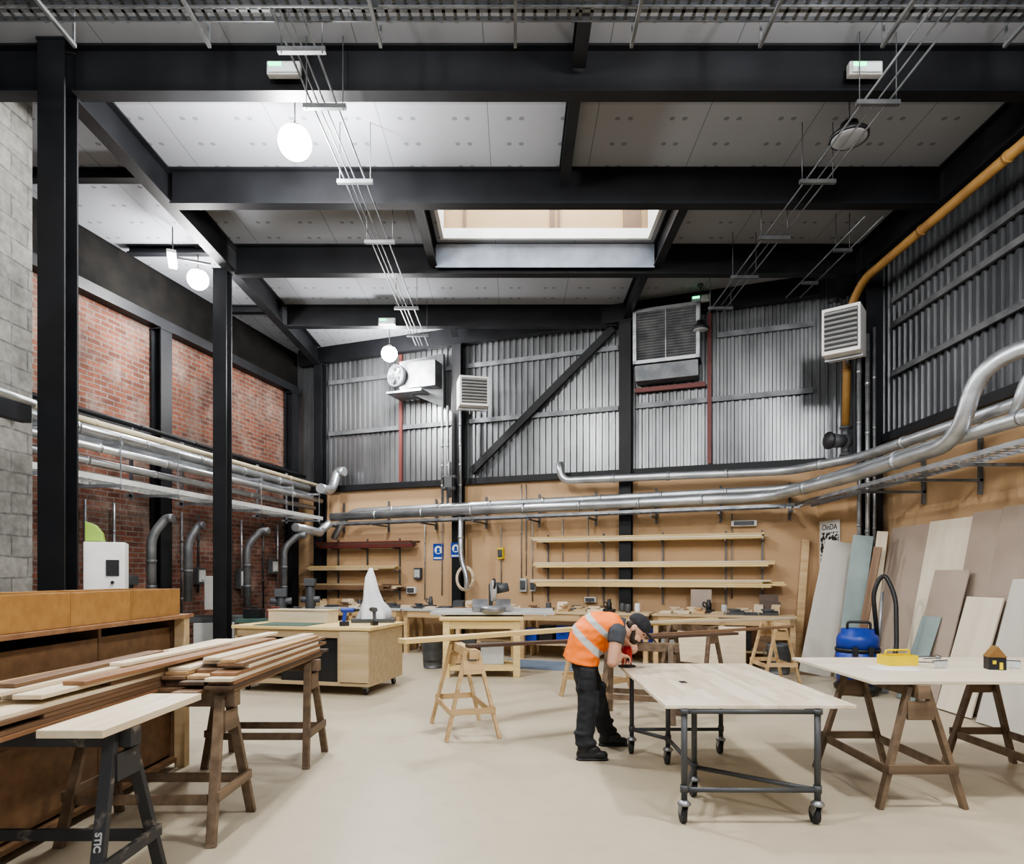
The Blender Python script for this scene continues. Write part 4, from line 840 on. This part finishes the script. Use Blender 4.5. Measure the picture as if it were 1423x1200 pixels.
b=M(); b.ell(hc-u*.075+f*.045,(.045,.048,.040),RH)
for q in(-1,1): b.cap(hc-u*.07+f*.03+lat*q*.035,hc-u*.01-f*.005+lat*q*.066,.026,.014)
wp(fuse(b,.005,3),'beard',HAIR)
b=M(); b.ell(hc-f*.045-u*.0,(.06,.074,.072),RH); b.ell(hc-f*.02+u*.04,(.085,.082,.08),RH); wp(fuse(b,.006,3),'hair',HAIR)
b=M(); b.ell(hc+u*.056-f*.012,(.106,.087,.078),RH,32)
q0=hc+u*.045+f*.088
b.ell(q0+f*.04-u*.008,(.068,.070,.010),RH,24); b.ell(hc+u*.135-f*.012,(.01,.01,.006),RH); wp(fuse(b,.0045,4),'cap',CLOTHD,label='dark baseball cap')
t=M(); t.ell((.565,5.5,.86),(.125,.168,.14))
for a,b_,c,sg in ((hipN,kneeN,ankN,-1),(hipF,kneeF,ankF,1)):
    t.cap(a,b_,.108,.084); t.cap(b_,c+V((0,0,.04)),.086,.074,e1=False)
    t.ell(c+V((.015,0,.045)),(.092,.082,.045)); t.ell(c+V((-.005,0,.13)),(.083,.077,.03))
    mm=(a+b_)/2; t.box(mm+V((0,sg*.09,-.02)),(.12,.05,.17),(0,6,0)); t.box(b_+V((.055,0,-.02)),(.06,.11,.2),(0,4,0))
wp(wrinkle(fuse(t,.008,6),.007,13),'trousers',CLOTHD,label='black work trousers with knee pockets')
t=M()
for sh,el in ((shN,elN),(shF,elF)): t.cap(sh,sh.lerp(el,.36),.074,.068,e1=False)
t.cap(shN,shF,.075,.075); t.cap(spine[3],spine[4]+V((.02,0,-.0)),.085,.07,e1=False)
wp(wrinkle(fuse(t,.007,3),.005,16),'t_shirt',TEE,label='charcoal t-shirt sleeves and neckline')
def vest_mat():
    m,nt,b=base_mat('hi_vis_orange'); L=nt.links
    tc=nn(nt,'ShaderNodeTexCoord'); dp=nn(nt,'ShaderNodeVectorMath',operation='DOT_PRODUCT')
    ax=V((.68,-.1,.70)).normalized(); dp.inputs[1].default_value=ax; L.new(tc.outputs['Object'],dp.inputs[0])
    base=(V((.52,5.5,.74))-V((.7,5.5,0))).dot(ax)
    mr=nn(nt,'ShaderNodeMapRange'); mr.inputs['From Min'].default_value=base; mr.inputs['From Max'].default_value=base+.5; L.new(dp.outputs['Value'],mr.inputs[0])
    cr=nn(nt,'ShaderNodeValToRGB'); cr.color_ramp.interpolation='CONSTANT'; e=cr.color_ramp.elements
    O=(1.0,.23,.03,1); G=(.50,.51,.50,1); e[0].position=0; e[0].color=O; e[1].position=.38; e[1].color=G
    for p_,c_ in ((.49,O),(.70,G),(.80,O)): x=e.new(p_); x.color=c_
    L.new(mr.outputs[0],cr.inputs[0]); L.new(cr.outputs[0],b.inputs['Base Color']); b.inputs['Roughness'].default_value=.6
    return m
t=M()
for y in(-.08,.08):
    o_=V((0,y,0)); t.cap(spine[0]+o_+V((-.01,0,-.11)),spine[1]+o_,.148,.130,e0=False); t.cap(spine[1]+o_,spine[2]+o_,.130,.128); t.cap(spine[2]+o_,spine[3]+o_*1.15,.128,.098)
t.ell((.70,5.47,.95),(.10,.14,.12))
wp(wrinkle(fuse(t,.007,4),.009,11),'vest',vest_mat(),label='orange high-visibility vest with silver bands')
for a in (ankN,ankF):
    s_=M()
    s_.ell(a+V((.0,0,.0)),(.055,.05,.075)); s_.cap(a+V((-.02,0,-.045)),a+V((.16,-.01,-.052)),.044,.036); s_.ell(a+V((.06,0,-.02)),(.08,.044,.055))
    me=fuse(s_,.006,3)
    for v in me.vertices: v.co.z=max(v.co.z,.014)
    sh_=wp(me,'shoe',BLACK,label='black safety shoe')
    sm=M().cap(a+V((-.02,0,-a.z+.0)),a+V((.16,-.01,-a.z+.0)),.046,.038)
    for v in sm.bm.verts: v.co.z=min(max(v.co.z,.0),.022)
    sm.bm.transform(inv); obj('sole',sm,RUB,parent=sh_)
r=thing('hand_router','red and black hand-held router on the worktop corner','power tool',loc(.955,5.55,.723))
obj('base_plate',M().cyl((0,0,0),(0,0,.012),.075,n=28),BLACK,parent=r)
obj('motor',M().lathe((0,0,.03),[(.035,0),(.045,.02),(.046,.11),(.038,.14),(.02,.15)]).cyl((.04,.03,.01),(.04,.03,.1),.006).cyl((-.04,-.03,.01),(-.04,-.03,.1),.006),RED,parent=r)
for q in(-1,1): obj('handle',M().cyl((0,q*.04,.07),(0,q*.075,.075),.012).ell((0,q*.085,.076),(.02,.022,.02)),BLACK,parent=r)
